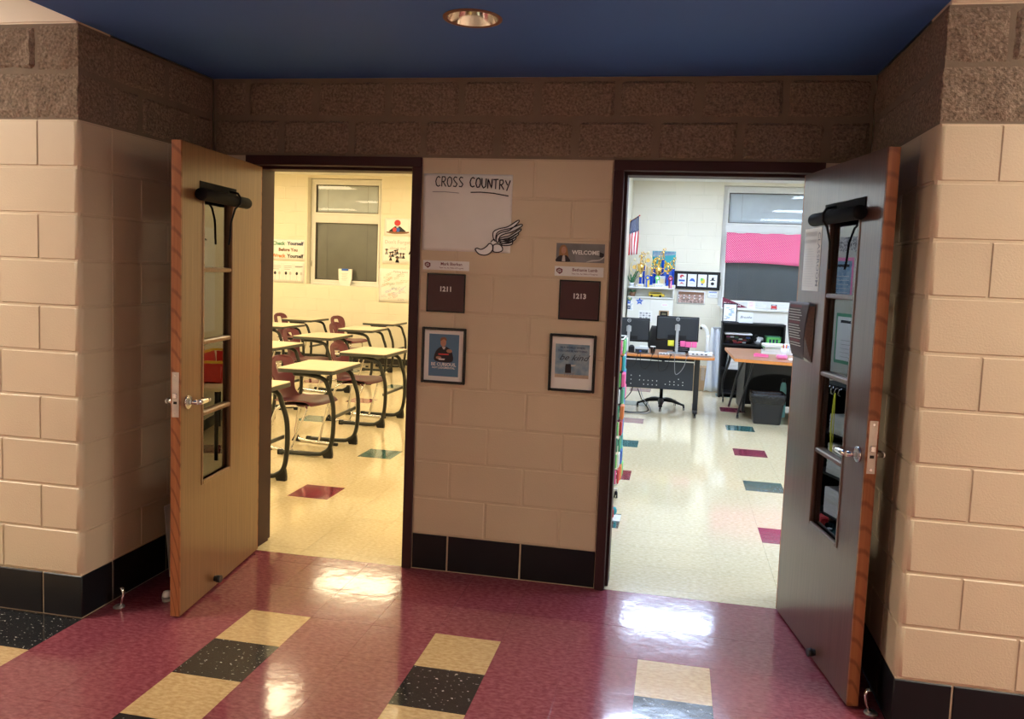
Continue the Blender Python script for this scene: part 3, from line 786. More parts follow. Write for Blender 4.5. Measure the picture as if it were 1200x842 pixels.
shade('R', 'black roller shade rolled up over the glass of the shaded wood door')

# papers on the shaded door
t = thing('classroom_sign', 'white laminated sheet reading CLASSROOM taped to the shaded wood door', 'sign', on_leaf('R', .175, 1.765), ROT_R)
MB().box((-.108, -.145, 0), (.108, .145, .0012)).build('sheet', 'glossy_paper', t)
text('CLASSROOM', .043, 'lettering', 'grey_ink', t, .082, 0, .002, rot=-PI/2, bold=.0006, sx=1.0)
mb = MB()
for i in range(16): mb.rect(-.095, -.125+i*.0115, .045-(i % 4)*.012, -.122+i*.0115, .0018, 'pale_ink')
mb.build('printed_lines', None, t, fix=False)
mb = MB().rect(-.1, .108, .05, .128, .0018, 'pale_ink').rect(-.1, .078, .05, .092, .0018, 'pale_ink'); mb.build('printed_header', None, t, fix=False)

t = thing('brochure_holder', 'maroon printed sheet curling out of a holder on the shaded wood door', 'holder', on_leaf('R', .135, 1.430), ROT_R)
def hold(a, b):
    x = -.135+.245*a; z = .006+.026*math.sin(b*PI*.75)*(1-.3*a)+.006*b*(1-a)
    y = -.135+.27*b
    cut = max(0, (a-.55))*.34*max(0, 1-b*1.1)
    return (x-cut*.5, y+.05*max(0, .25-b)*(1-a), z)
o = MB().grid(hold, 14, 16).build('sheet', 'plum_sheet', t, fix=False); sm = o.modifiers.new('thick', 'SOLIDIFY'); sm.thickness = .0012
mb = MB()
for blk, (v0, v1, mt_) in enumerate(((.90, .95, 'maroon_ink'), (.62, .66, 'maroon_ink'), (.30, .34, 'maroon_ink'))):
    pts = [hold(u_, (v0+v1)/2) for u_ in (.10, .25, .4, .52, .66)]
    mb.add([(p[0], p[1]-.006, p[2]+.002) for p in pts]+[(p[0], p[1]+.006, p[2]+.002) for p in pts], [(i, i+1, 6+i, 5+i) for i in range(4)], mt_)
for k in range(15):
    v0 = .86-.045*k
    if v0 < .06 or abs(v0-.64) < .03 or abs(v0-.32) < .03: continue
    pts = [hold(u_, v0) for u_ in (.08, .3, .5, .62+.06*(k % 3))]
    mb.add([(p[0], p[1]-.0022, p[2]+.002) for p in pts]+[(p[0], p[1]+.0022, p[2]+.002) for p in pts], [(i, i+1, 5+i, 4+i) for i in range(3)], 'pale_ink')
mb.build('printed_lines', None, t, fix=False)
MB().box((-.13, -.135, 0), (.135, .13, .003)).build('back_plate', 'black_plastic', t)
MB().add([(.04, -.14, .003), (.135, -.14, .003), (.135, .12, .004), (.105, .12, .018), (.085, -.02, .026), (.06, -.12, .016)], [(0, 1, 2, 3, 4, 5)]).build('side_gusset', 'door_veneer_shaded', t, fix=False)

# magnetic floor holders that catch the doors at the return walls
def floor_hook(x, y, sx, lab):
    t = thing('door_holder', lab, 'door holder', (x, y, 0))
    MB().lathe([(.001, 0), (.026, 0), (.026, .004), (.020, .009), (.001, .011)], 20).build('base', 'satin_steel', t)
    MB().tube([(0, 0, .008), (sx*.012, 0, .014), (sx*.022, 0, .04), (sx*.026, 0, .075), (sx*.020, 0, .092), (sx*.006, 0, .096)], .008, 8, flat=(1.4, .7)).build('hook', 'chrome', t)
floor_hook(-1.15, -.86, 1, 'chrome floor door holder at the black base beside the brown wood door')
floor_hook(2.19, -.915, -1, 'chrome floor door holder behind the shaded wood door')
# white sheet standing behind the brown door, and a small white stop on the floor
t = thing('paper_sheet', 'white sheet of paper leaning on the black base behind the brown door', 'paper', (-1.20, -.42, 0), (0, 0, 0))
MB().add([(0.05, -.06, .002), (.05, .10, .002), (-.010, .12, .36), (-.010, -.02, .36), (.052, -.06, .002), (.052, .10, .002), (-.008, .12, .36), (-.008, -.02, .36)], [(0, 1, 2, 3), (4, 7, 6, 5), (0, 4, 5, 1), (1, 5, 6, 2), (2, 6, 7, 3), (3, 7, 4, 0)]).build('sheet', 'white_paper', t)
t = thing('door_stop', 'small white door stop on the floor behind the brown door', 'door stop', (-.985, -.735, 0))
MB().lathe([(.001, 0), (.022, 0), (.022, .03), (.017, .045), (.001, .05)], 16).build('body', 'white_plastic', t)
MB().lathe([(.0225, .012), (.024, .014), (.024, .022), (.0225, .024)], 16, cap=False).build('rubber_ring', 'grey_ink', t)

# ------------------------------------------------------------------ signs on the pier
def plaque(name, lab, cat, x, z): return thing(name, lab, cat, (x, 0, z), wall_rot())
# hand-lettered paper with marker strokes
t = plaque('paper_poster', 'blank white paper poster headed CROSS COUNTRY in marker', 'poster', .2525, 1.950)
mb = MB(); PW, PH = .4825, .405
def wavy(a, b):
    x, y = (a-.5)*PW, (b-.5)*PH
    return (x, y, .002+.0016*noise.noise(Vector((x*9, y*9, 1.0)))+.001*noise.noise(Vector((x*30, y*22, 5))))
mb.grid(wavy, 26, 22); o = mb.build('sheet', 'glossy_paper', t, fix=False); o.modifiers.new('thick', 'SOLIDIFY').thickness = .0008
LET = {'C': [[(.9, .85), (.6, 1), (.25, .85), (.05, .5), (.2, .12), (.55, 0), (.95, .12)]], 'R': [[(.12, 0), (.15, 1)], [(.15, .97), (.7, .98), (.85, .75), (.6, .52), (.15, .48)], [(.35, .5), (.95, .0)]],
       'O': [[(.5, 1), (.15, .8), (.05, .4), (.3, .02), (.7, .05), (.95, .45), (.85, .85), (.5, 1)]], 'S': [[(.85, .92), (.4, 1), (.12, .78), (.45, .52), (.85, .3), (.6, .02), (.08, .08)]],
       'U': [[(.08, 1), (.1, .3), (.4, 0), (.8, .15), (.9, 1)]], 'N': [[(.08, 0), (.12, 1), (.85, .02), (.92, 1)]], 'T': [[(0, .97), (1, 1)], [(.5, .98), (.48, 0)]], 'Y': [[(.05, 1), (.5, .5)], [(1, 1), (.35, -.08)]]}
def scrawl(mb, word, x, y, w_, h_, sp, wd, z, mt_, drop=0):
    for i, ch in enumerate(word):
        for st in LET[ch]:
            pts = []
            for k in range(len(st)-1):
                for q in range(4): a = q/4; pts.append((st[k][0]*(1-a)+st[k+1][0]*a, st[k][1]*(1-a)+st[k+1][1]*a))
            pts.append(st[-1])
            mb.stroke([(x+i*sp+p[0]*w_, y-drop*i+p[1]*h_) for p in pts], wd, z, mt_)
for wd_, x_, sz_, st_, dr_ in (('CROSS', -.175, .052, .0056, .0004), ('COUNTRY', .012, .050, .0062, .0021)):
    mb = MB(); scrawl(mb, wd_, x_, .136, .028, sz_, .0315, st_, .0058, 'black_ink', dr_); mb.build('lettering', None, t, fix=False)
mb = MB().stroke([(-.19, .107), (-.12, .108), (-.045, .103)], .0034, .0058, 'grey_ink').stroke([(.018, .108), (.07, .110), (.14, .106), (.222, .093)], .0056, .0058, 'black_ink'); mb.build('underline', None, t, fix=False)
# winged foot cut-out (track emblem)
t = plaque('winged_foot', 'white winged running shoe cut-out with black outline over the poster corner', 'sign', .425, 1.825)
def cut(pts, z, mt1='white_plastic', wd=.0052, th=.003):
    mb.prism(pts, z, z+th, mt1); mb.stroke(pts, wd, z+th+.0004, 'black_ink', closed=True)
def smooth_pts(p, n_=4):
    out = []; m = len(p)
    for i in range(m):
        p0, p1, p2, p3 = p[i-1], p[i], p[(i+1) % m], p[(i+2) % m]
        for q in range(n_):
            s_ = q/n_
            out.append(tuple(.5*((2*p1[k])+(-p0[k]+p2[k])*s_+(2*p0[k]-5*p1[k]+4*p2[k]-p3[k])*s_*s_+(-p0[k]+3*p1[k]-3*p2[k]+p3[k])*s_**3) for k in (0, 1)))
    return out
FT_ = []
mb = MB()
foot = smooth_pts([(-.118, -.064), (-.108, -.057), (-.085, -.062), (-.06, -.048), (-.042, -.030), (-.024, -.040), (-.024, -.062), (-.04, -.082), (-.066, -.092), (-.098, -.086)])
heel = smooth_pts([(-.018, -.036), (.008, -.032), (.026, -.046), (.028, -.064), (.008, -.074), (-.018, -.072), (-.024, -.054)])
mb.prism(foot, .006, .0085, 'white_plastic'); mb.prism(heel, .006, .0085, 'white_plastic')
mb.prism(smooth_pts([(-.04, -.026), (-.016, -.006), (-.008, -.02), (-.026, -.036)]), .006, .0083, 'white_plastic')
feath = []
for k, (x0, y0, x1, y1, th_) in enumerate(((-.022, -.004, .105, .094, .015), (-.008, -.012, .122, .074, .015), (.004, -.006, .118, .050, .014), (.006, -.016, .106, .028, .012), (.010, -.026, .095, .008, .010), (.016, -.036, .080, -.008, .009))):
    if k < 2: pts = [(x0, y0), (x0-.002+.004*k, y0+.034), (x0+.028, y0+.052), (x0+.075, y0+.064), (x1, y1), (x1+.004, y1-.010), (x0+.085, y0+.046), (x0+.045, y0+.034), (x0+.020, y0+.018), (x0+.012, y0-.012)]
    else: pts = [(x0, y0), (x0+.03, y0+.012), (x0+.06, y0+.02), (x1, y1), (x1+.002, y1-.010), (x0+.06, y0+.004), (x0+.03, y0-.002)]
    feath.append(smooth_pts(pts, 3))
for q in feath: mb.prism(q, .006, .0083, 'white_plastic')
mb.build('cut_out', None, t)
mb = MB()
for q in [foot, heel]+feath: mb.stroke(q, .0058, .0092, 'black_ink', closed=True)
for q in [[(-.022, -.072), (-.022, -.055), (-.027, -.036)], [(-.036, -.024), (-.024, -.010), (-.014, -.008)]]: mb.stroke(q, .005, .0094, 'black_ink')
mb.build('outline', None, t, fix=False)

def nameplate(lab, x, z, who, motto, w_=.254, h_=.05):
    t = plaque('name_plate', lab, 'name plate', x, z)
    MB().box((-w_/2, -h_/2, 0), (w_/2, h_/2, .004), bev=.001).build('plate', 'white_plastic', t)
    text(who, .022, 'lettering', 'maroon_ink', t, .03, .008, .0046, bold=.0003)
    text(motto, .0105, 'motto', 'maroon_ink', t, .03, -.012, .0046)
    mb = MB()
    mb.poly([(-.118, .010), (-.104, .017), (-.086, .010), (-.086, -.006), (-.100, -.016), (-.118, -.002)], .0045, 'maroon_ink')
    mb.poly([(-.113, .007), (-.103, .011), (-.092, .007), (-.092, -.003), (-.100, -.009), (-.113, -.001)], .0048, 'pale_ink')
    mb.stroke([(-.113, .007), (-.101, .002), (-.092, .007)], .002, .0051, 'maroon_ink').stroke([(-.101, .002), (-.100, -.009)], .002, .0051, 'maroon_ink')
    mb.build('emblem', None, t, fix=False)
    return t
nameplate('white name plate above the room sign 1211', .1485, 1.671, 'Mark Bierkan', 'Take Yes. As. Make of Progress')
nameplate('white name plate between the WELCOME sign and room sign 1213', .860, 1.6665, 'Bethanie Lamb', 'Take Yes. As. Make of Progress')
def roomsign(num, x, z):
    t = plaque('room_sign', {'1211': 'square maroon sign with room number 1211 above the blue poster', '1213': 'square maroon sign with room number 1213 under the white name plate'}[num], 'room sign', x, z)
    MB().box((-.1065, -.103, 0), (.1065, .103, .006), bev=.0015).build('backing', 'black_gloss', t)
    MB().box((-.099, -.0955, .006), (.099, .0955, .008), bev=.001).build('face', 'plate_maroon', t)
    text(num, .036, 'lettering', 'white_plastic', t, 0, .02, .0085, bold=.0014, sx=1.0)
roomsign('1211', .1525, 1.525); roomsign('1213', .8685, 1.519)

def picture_frame(lab, x, z, w_=.244, h_=.30):
    t = plaque('picture_frame', lab, 'picture', x, z)
    fw = .014; a, b = w_/2, h_/2
    f = MB()
    f.box((-a, -b, 0), (-a+fw, b, .018), bev=.003).box((a-fw, -b, 0), (a, b, .018), bev=.003).box((-a+fw, -b, 0), (a-fw, -b+fw, .018), bev=.003).box((-a+fw, b-fw, 0), (a-fw, b, .018), bev=.003)
    f.build('frame', 'black_gloss', t)
    MB().box((-a+fw, -b+fw, .002), (a-fw, b-fw, .006)).build('mat_board', 'white_paper', t)
    return t
t = picture_frame('black framed blue poster reading BE CURIOUS', .1525, 1.190)
mb = MB().rect(-.083, -.112, .083, .115, .0066, 'poster_blue'); mb.build('print', None, t, fix=False)
mb = MB()   # plain seated-figure stand-in: dark jacket shape and a simple head
mb.poly(smooth_pts([(-.052, -.026), (-.046, .018), (-.022, .045), (.008, .05), (.034, .036), (.050, .006), (.048, -.03), (.0, -.036)]), .0069, 'black_ink')
mb.ell(-.004, .070, .016, .022, .0071, 'skin_print').poly(smooth_pts([(-.02, .078), (-.018, .094), (-.002, .1), (.012, .094), (.014, .08), (-.002, .088)]), .0073, 'brown_ink')
mb.poly([(-.012, .048), (.010, .048), (.004, .034), (-.004, .034)], .0073, 'pale_ink')
mb.ell(.030, .026, .016, .010, .0073, 'skin_print').ell(-.028, -.012, .016, .008, .0073, 'skin_print').rect(-.03, .004, .028, .011, .0073, 'red_ink')
mb.poly([(-.03, -.016), (.008, -.016), (.004, -.024), (-.026, -.024)], .0075, 'white_paper')
mb.build('figure', None, t, fix=False)
text('BE CURIOUS,', .024, 'lettering', 'white_plastic', t, 0, -.048, .0072, bold=.0007)
text('NOT JUDGMENTAL', .0145, 'small_lettering', 'white_plastic', t, 0, -.066, .0072, bold=.0004)
t = picture_frame('black framed seaside print reading be kind', .8465, 1.1915)
mb = MB().rect(-.090, -.066, .088, .098, .0066, 'sky_print').rect(-.090, -.078, .088, -.060, .0068, 'sand_print'); mb.build('print', None, t, fix=False)
mb = MB().poly([(-.036, -.02), (-.034, -.006), (-.008, -.004), (-.004, -.02), (-.004, -.052), (-.036, -.054)], .0071, 'black_ink').poly([(-.006, -.008), (.02, -.008), (.014, -.016), (-.004, -.018)], .0073, 'pale_ink')
for q in (-.034, -.02, -.006, .008): mb.stroke([(q, -.05), (q-.004, -.068)], .003, .0071, 'grey_ink')
mb.stroke([(-.042, -.054), (.016, -.052)], .003, .0073, 'grey_ink'); mb.stroke([(.012, -.05), (.010, -.02)], .002, .0073, 'grey_ink'); mb.build('lifeguard_hut', None, t, fix=False)
text('IN A WORLD WHERE', .0135, 'lettering', 'navy_ink', t, 0, .080, .0072, bold=.0003); text('YOU CAN BE ANYTHING', .0135, 'lettering', 'navy_ink', t, 0, .062, .0072, bold=.0003)
text('be kind', .044, 'script_lettering', 'black_ink', t, .004, .028, .0072, shear=.5, sx=1.15)
t = plaque('welcome_sign', 'grey WELCOME sign with portrait of a smiling person', 'sign', .8625, 1.762)
MB().box((-.125, -.048, 0), (.125, .048, .003)).build('plate', 'welcome_grey', t)
mb = MB().poly([(-.02, -.048), (.05, -.048), (.01, -.02), (-.03, .004)], .0034, 'grey_ink').poly(smooth_pts([(.03, -.047), (.06, -.034), (.1, -.03), (.122, -.014), (.122, -.022), (.1, -.036), (.06, -.042)]), .0036, 'pale_ink').poly([(.122, -.02), (.122, .0), (.1, .008), (.10, -.018)], .0034, 'black_ink'); mb.build('swoosh', None, t, fix=False)
mb = MB().poly(smooth_pts([(-.108, -.02), (-.108, .02), (-.095, .038), (-.078, .036), (-.066, .014), (-.062, -.03), (-.085, -.04)]), .0036, 'hair_print').ell(-.086, .012, .013, .019, .004, 'skin_print')
mb.poly(smooth_pts([(-.124, -.046), (-.118, -.026), (-.1, -.014), (-.086, -.02), (-.072, -.014), (-.058, -.028), (-.054, -.046)]), .0038, 'black_ink').poly([(-.094, -.046), (-.092, -.022), (-.084, -.01), (-.078, -.022), (-.076, -.046)], .0042, 'pale_ink'); mb.build('portrait', None, t, fix=False)
text('WELCOME', .029, 'lettering', 'white_plastic', t, .028, .002, .0044, bold=.0009)
# ------------------------------------------------------------------ student desks and chairs (room 1211)
def bez(pts, n_=5):
    """Catmull-Rom through open 3d points"""
    P = [Vector(p) for p in pts]; out = []
    for i in range(len(P)-1):
        p0, p1, p2, p3 = P[max(i-1, 0)], P[i], P[i+1], P[min(i+2, len(P)-1)]
        for q in range(n_):
            s_ = q/n_; out.append(.5*((2*p1)+(-p0+p2)*s_+(2*p0-5*p1+4*p2-p3)*s_*s_+(-p0+3*p1-3*p2+p3)*s_**3))
    out.append(P[-1]); return out
def rrect(x0, y0, x1, y1, r, n_=4):
    pts = []
    for cx_, cy_, a0 in ((x1-r, y1-r, 0), (x0+r, y1-r, 90), (x0+r, y0+r, 180), (x1-r, y0+r, 270)):
        for i in range(n_+1): a = math.radians(a0+90*i/n_); pts.append((cx_+r*math.cos(a), cy_+r*math.sin(a)))
    return pts
HT = .757
def make_desk():
    t = thing('student_desk', 'student desk with pale wood-grain top and black cantilever legs', 'desk', group='student desks in rows')
    # pupil sits on the -x side; origin at the foot of the legs' front line
    MB().prism(rrect(-.465, -.33, .035, .33, .03), HT-.006, HT, 'desk_laminate').build('desk_top', None, t)
    MB().prism(rrect(-.469, -.334, .039, .334, .034), HT-.036, HT-.006, 'desk_edge').build('edge_band', None, t)
    for sy in (-1, 1):
        y = sy*.285
        leg = bez([(-.34, y*.93, HT-.052), (-.20, y*.95, HT-.054), (-.06, y, HT-.085), (-.012, y, HT-.18), (.026, y, .45), (.030, y, .25), (.006, y, .10), (-.05, y, .045), (-.13, y, .026), (-.45, y, .024)])
        MB().tube(leg, .0205, 10, flat=(1.1, .9)).build('leg', 'desk_leg', t)
        MB().prism([(.020, .09), (.028, .03), (.026, 0), (-.045, 0), (-.06, .035), (-.01, .075)], y-.017, y+.017, 'black_plastic', axis='y').build('foot_cap', None, t)
        MB().box((-.47, y-.016, 0), (-.42, y+.016, .045), bev=.006).build('rear_glide', 'black_plastic', t)
    MB().box((-.004, -.28, .325), (.012, .28, .355), bev=.004).build('cross_bar', 'desk_edge', t)
    MB().box((-.36, -.27, HT-.05), (-.10, .27, HT-.03), bev=.004).build('under_rail', 'desk_edge', t)
    return t
def make_chair():
    t = thing('student_chair', 'maroon plastic student chair with chrome sled legs at a desk', 'chair', group='maroon chairs at the student desks')
    # seat faces +x, origin on the floor under the middle of the seat
    prof = bez([(.24, 0, .415), (.20, 0, .437), (.08, 0, .440), (-.06, 0, .428), (-.15, 0, .432), (-.195, 0, .475), (-.215, 0, .56), (-.235, 0, .66), (-.262, 0, .76), (-.285, 0, .815)], 3)
    n_ = len(prof)-1; nu = 14
    def half(k):
        a = k/n_
        if a < .45: return .215-.02*abs(a-.25)*2
        b = (a-.45)/.55
        w_ = .195-.072*math.sin(min(1, b*1.7)*PI*.9)*(1 if b < .62 else .9)+.02*max(0, b-.5)
        if b > .72: w_ *= math.sqrt(max(0.02, 1-((b-.72)/.29)**2))*.98+.0
        return w_
    def fn(u_, v_):
        k = v_*n_; i = min(int(round(k)), n_); p = prof[i]; w_ = half(i); y = (u_*2-1)*w_; a = i/n_
        bow = .035*(u_*2-1)**2
        if a > .48: return (p.x+bow, y, p.z)
        return (p.x, y, p.z+bow*.5*(1 if a > .1 else .4))
    def skip(i, j): return n_-6 <= j <= n_-4 and 5 <= i <= 8
    o = MB().grid(fn, nu, n_, 'chair_maroon', skip=skip).build('shell', None, t, fix=False)
    m_ = o.modifiers.new('thick', 'SOLIDIFY'); m_.thickness = .011; m_.offset = 0
    m2 = o.modifiers.new('round', 'SUBSURF'); m2.levels = 1; m2.render_levels = 1
    for sy in (-1, 1):
        y = sy*.17
        leg = bez([(.10, y*.7, .405), (-.06, y*.85, .395), (-.14, y, .36), (-.185, y*1.1, .22), (-.215, y*1.18, .06), (-.17, y*1.18, .02), (.0, y*1.18, .013), (.22, y*1.18, .013)])
        MB().tube(leg, .014, 8).build('sled_leg', 'chrome', t)
        MB().tube(bez([(.10, y*.7, .405), (.16, y*.9, .38), (.10, y*1.1, .2), (.04, y*1.18, .02)]), .0105, 8).build('front_brace', 'chrome', t)
        MB().prism([(-.25, 0), (-.16, 0), (-.205, .07)], y*1.18-.014, y*1.18+.014, 'black_plastic', axis='y').build('rear_glide', None, t)
        MB().box((.20, y*1.18-.014, 0), (.245, y*1.18+.014, .028), bev=.005).build('front_glide', 'black_plastic', t)
    MB().box((-.10, -.14, .395), (.13, .14, .418), bev=.006).build('seat_bracket', 'plate_maroon', t)
    return t
desk0, chair0 = make_desk(), make_chair()
spots = [(-1.50, 1.11, 1), (-1.485, 2.45, 1), (-1.53, 3.82, 1), (-2.75, 3.83, 0), (-2.74, 5.18, 1), (-2.76, 6.52, 1), (-3.98, 6.35, 0), (-4.25, 7.75, 1), (-2.94, 7.85, 1), (-5.42, 7.9, 0), (-3.97, 4.95, 0), (-2.75, 2.45, 0)]
first = True
A_, B_, C_, D_ = 'closest to the doorway', 'second from the doorway', 'third from the doorway', 'fourth from the doorway'
ROWS = [(A_, 'first'), (A_, 'second'), (A_, 'third'), (B_, 'third'), (B_, 'fourth'), (B_, 'fifth'), (C_, 'fifth'), (C_, 'sixth'), (B_, 'sixth'), (D_, 'sixth'), (C_, 'fourth'), (B_, 'second')]
for i, (x, y, ch) in enumerate(spots):
    d_ = desk0 if first else copy_tree(desk0)
    d_.location = (x, y, 0); d_.rotation_euler = (0, 0, math.radians(random.uniform(-2, 2)))
    c_ = chair0 if first else copy_tree(chair0)
    c_.location = (x-.39+[.0, 0, -.02, .0, -.06, -.03, 0, -.08, -.43, 0, 0, 0][i], y+[0, .0, .02, 0, .0, .0, 0, .05, -.02, 0, 0, 0][i], 0)
    c_.rotation_euler = (0, 0, math.radians([-4, -10, -8, 3, -9, -9, 2, -8, -14, 0, 4, 0][i]))
    first = False
    row_, nth_ = ROWS[i]
    d_['label'] = 'student desk %s from the corridor wall in the row %s' % (nth_, row_)
    c_['label'] = 'maroon chair at the desk %s from the corridor wall, row %s' % (nth_, row_)

# ------------------------------------------------------------------ posters beside window 1
def poster(name, lab, x0, z0, x1, z1, mt_='white_paper', wall=RY, rz=0.0, out=0):
    t = thing(name, lab, 'poster', ((x0+x1)/2, wall-.0005, (z0+z1)/2), wall_rot(rz))
    w_, h_ = (x1-x0)/2, (z1-z0)/2
    def fn(a, b): x, y = (a*2-1)*w_, (b*2-1)*h_; return (x, y, .004+.002*noise.noise(Vector((x*7, y*7, x0))))
    o = MB().grid(fn, 8, 6, mt_).build('sheet', None, t, fix=False); o.modifiers.new('thick', 'SOLIDIFY').thickness = .001
    return t
t = poster('hand_lettered_poster', 'white poster reading Check Yourself Before You Wreck Yourself', -5.47, 1.675, -4.872, 2.025)
for s_, sz, mt_, x, y in (('Check', .085, 'green_ink', -.175, .105), ('Yourself', .085, 'navy_ink', .13, .108), ('Before You', .075, 'brown_ink', .0, .0), ('Wreck', .085, 'orange_ink', -.175, -.105), ('Yourself', .085, 'black_ink', .13, -.105)):
    text(s_, sz, 'lettering', mt_, t, x, y, .008, bold=.003)
t = poster('comic_sheet', 'white comic sheet of three cartoon panels under a lettered poster', -5.47, 1.292, -4.87, 1.655)
mb = MB()
for k in range(3):
    x = -.28+k*.2
    mb.stroke([(x, -.16), (x+.17, -.16), (x+.17, .15), (x, .15)], .004, .0075, 'pale_ink', closed=True)
    for q in range(3): mb.rect(x+.012, .10-.028*q+.02*(k == 2)*q, x+.15-.03*(q == 2), .106-.028*q+.02*(k == 2)*q, .0078, 'grey_ink')
    for fx, ink in ((x+.045, 'black_ink'), (x+.125, 'brown_ink')):
        mb.ell(fx, -.02, .022, .028, .0078, ink if fx < x+.1 else 'pale_ink'); mb.stroke([(fx, -.05), (fx, -.11)], .006, .0078, 'pale_ink'); mb.stroke([(fx-.02, -.15), (fx, -.11), (fx+.02, -.15)], .005, .0078, 'pale_ink')
mb.build('drawing', None, t, fix=False)
# plain colour stand-in for the cartoon figure poster
t = poster('red_figure_poster', 'cream poster with red round shape above a brown table shape', -3.455, 2.155, -3.0, 2.43)
mb = MB().ell(.0, .065, .055, .05, .0078, 'red_ink').poly([(-.045, .01), (.045, .01), (.15, -.07), (.11, -.085), (-.11, -.085), (-.15, -.07)], .0076, 'black_ink').poly([(-.02, .01), (.02, .01), (.012, -.05), (-.012, -.05)], .008, 'pale_ink')
mb.poly(smooth_pts([(-.19, -.085), (-.1, -.075), (.05, -.08), (.2, -.075), (.16, -.105), (-.05, -.115), (-.17, -.1)]), .0082, 'brown_ink').ell(-.05, -.045, .035, .035, .0084, 'red_ink').ell(.01, -.045, .032, .036, .0082, 'blue_ink'); mb.build('drawing', None, t, fix=False)
t = poster('dont_forget_poster', 'white poster reading Dont Forget about me over black figures', -3.48, 1.685, -3.0, 2.135)
text("Don't Forget", .085, 'lettering', 'pale_ink', t, .02, .13, .008, bold=.001); text('about me!', .07, 'lettering', 'pale_ink', t, .03, .03, .008, bold=.001)
mb = MB(); rr = random.Random(3)
for k in range(11):
    x, y = -.17+.3*rr.random(), -.185+.17*rr.random()
    mb.poly([(x-.035, y+.05), (x, y+.065), (x+.035, y+.05), (x, y+.035)], .0078, 'black_ink').ell(x, y+.028, .012, .014, .008, 'brown_ink').poly([(x-.03, y-.03), (x+.03, y-.03), (x+.012, y+.015), (x-.012, y+.015)], .0079, 'black_ink' if k % 3 else 'grey_ink')
mb.build('drawing', None, t, fix=False)
t = poster('handwritten_poster', 'white poster crowded with handwritten notes in several colours', -3.525, 1.04, -2.98, 1.60)
text('Parking Space', .045, 'lettering', 'grey_ink', t, .10, .235, .008)
mb = MB(); inks = ['grey_ink', 'green_ink', 'orange_ink', 'red_ink', 'grey_ink', 'blue_ink']
for k in range(26):
    x, y = -.25+.38*rr.random(), .19-.42*(k/26); ang = rr.choice([0, 0, .35, .5]); ink = inks[rr.randint(0, 2)] if y > -.02 else inks[rr.randint(2, 5)]
    for q in range(2):
        x0, y0 = x, y-.022*q; L_ = .06+.09*rr.random(); pts = [(x0+L_*i/9*math.cos(ang), y0+L_*i/9*math.sin(ang)+.006*(-1)**i) for i in range(10)]
        mb.stroke(pts, .0035, .008, ink)
mb.build('handwriting', None, t, fix=False)
# marker on a string beside the poster
t = thing('hanging_marker', 'black marker hanging on the wall beside the Dont Forget poster', 'marker', (-2.965, RY-.012, 1.90), wall_rot())
MB().cyl((-.05, -.05, 0), (-.005, .03, 0), .011, n=10).build('barrel', 'black_ink', t); MB().cyl((-.005, .03, 0), (.012, .062, 0), .012, n=10).build('cap', 'grey_ink', t)
# paper cup-shaped notice standing on the window stool
t = thing('notice_bag', 'white paper notice bag with blue top on the classroom window sill', 'notice', (-4.15, RY+.05, 1.285))
prof = [(-.085, 0), (.085, 0), (.115, .12), (.12, .28), (-.12, .28), (-.115, .12)]
MB().prism(prof, -.018, .018, 'white_paper', axis='y').build('bag', None, t)
MB().box((-.06, -.022, .25), (.06, -.0185, .285)).build('blue_tab', 'blue_ink', t)
mb = MB()
for k in range(6): mb.box((-.06+.008*(k % 2), -.0195, .20-.022*k), (.05-.012*(k % 3), -.0183, .206-.022*k))
mb.build('printed_lines', 'pale_ink', t)

# ------------------------------------------------------------------ things on the dividing wall, seen mirrored in the brown door's glass
def side_sheet(name, lab, cat, face, y0, z0, y1, z1):
    """sheet on the dividing wall: face -1 = room 1211 side, +1 = room 1213 side"""
    x = .41 if face < 0 else .61
    t = thing(name, lab, cat, (x, (y0+y1)/2, (z0+z1)/2), wall_rot(-PI/2 if face < 0 else PI/2))
    return t, (y1-y0)/2, (z1-z0)/2
t, a, b = side_sheet('mascot_poster', 'large white sketch poster with red lettering on the dividing wall', 'poster', -1, 2.1, .95, 3.5, 1.95); t.location.x -= .004
MB().box((-a, -b, 0), (a, b, .003)).build('sheet', 'white_paper', t)
mb = MB()
for k in range(5): mb.stroke([(-.45+.05*k, .38-.04*k), (-.1+.06*k, .42-.10*k), (.28, .12-.1*k), (.05+.05*k, -.06-.05*k)], .014, .0036, 'black_ink')
mb.build('drawing', None, t, fix=False); MB().stroke([(-.35+.035*k, -.36+.16*(k % 2)) for k in range(22)], .022, .0036, 'red_ink').build('red_scrawl', None, t, fix=False)
t = thing('low_table', 'low grey table against the dividing wall carrying a red tray', 'table', (.13, 2.75, 0))
MB().box((-.25, -.75, .58), (.25, .75, .61), bev=.006).build('table_top', 'desk_laminate', t)
for sx in (-.2, .2):
    for sy in (-.68, .68): MB().cyl((sx, sy, 0), (sx, sy, .58), .016, n=10).build('leg', 'dark_metal', t)
t = thing('paper_tray', 'red plastic tray with yellow rim on the low table', 'tray', (.13, 2.75, .61))
MB().prism([(-.18, 0), (.18, 0), (.21, .17), (.195, .17), (.168, .012), (-.168, .012), (-.195, .17), (-.21, .17)], -.5, .5, 'red_ink', axis='y').box((-.17, -.5, 0), (.17, -.488, .165), 'red_ink').box((-.17, .488, 0), (.17, .5, .165), 'red_ink').build('body', None, t)
MB().box((-.215, -.505, .17), (.215, -.485, .19)).box((-.215, .485, .17), (.215, .505, .19)).box((-.215, -.485, .17), (-.193, .485, .19)).box((.193, -.485, .17), (.215, .485, .19)).build('rim', 'yellow_ink', t)
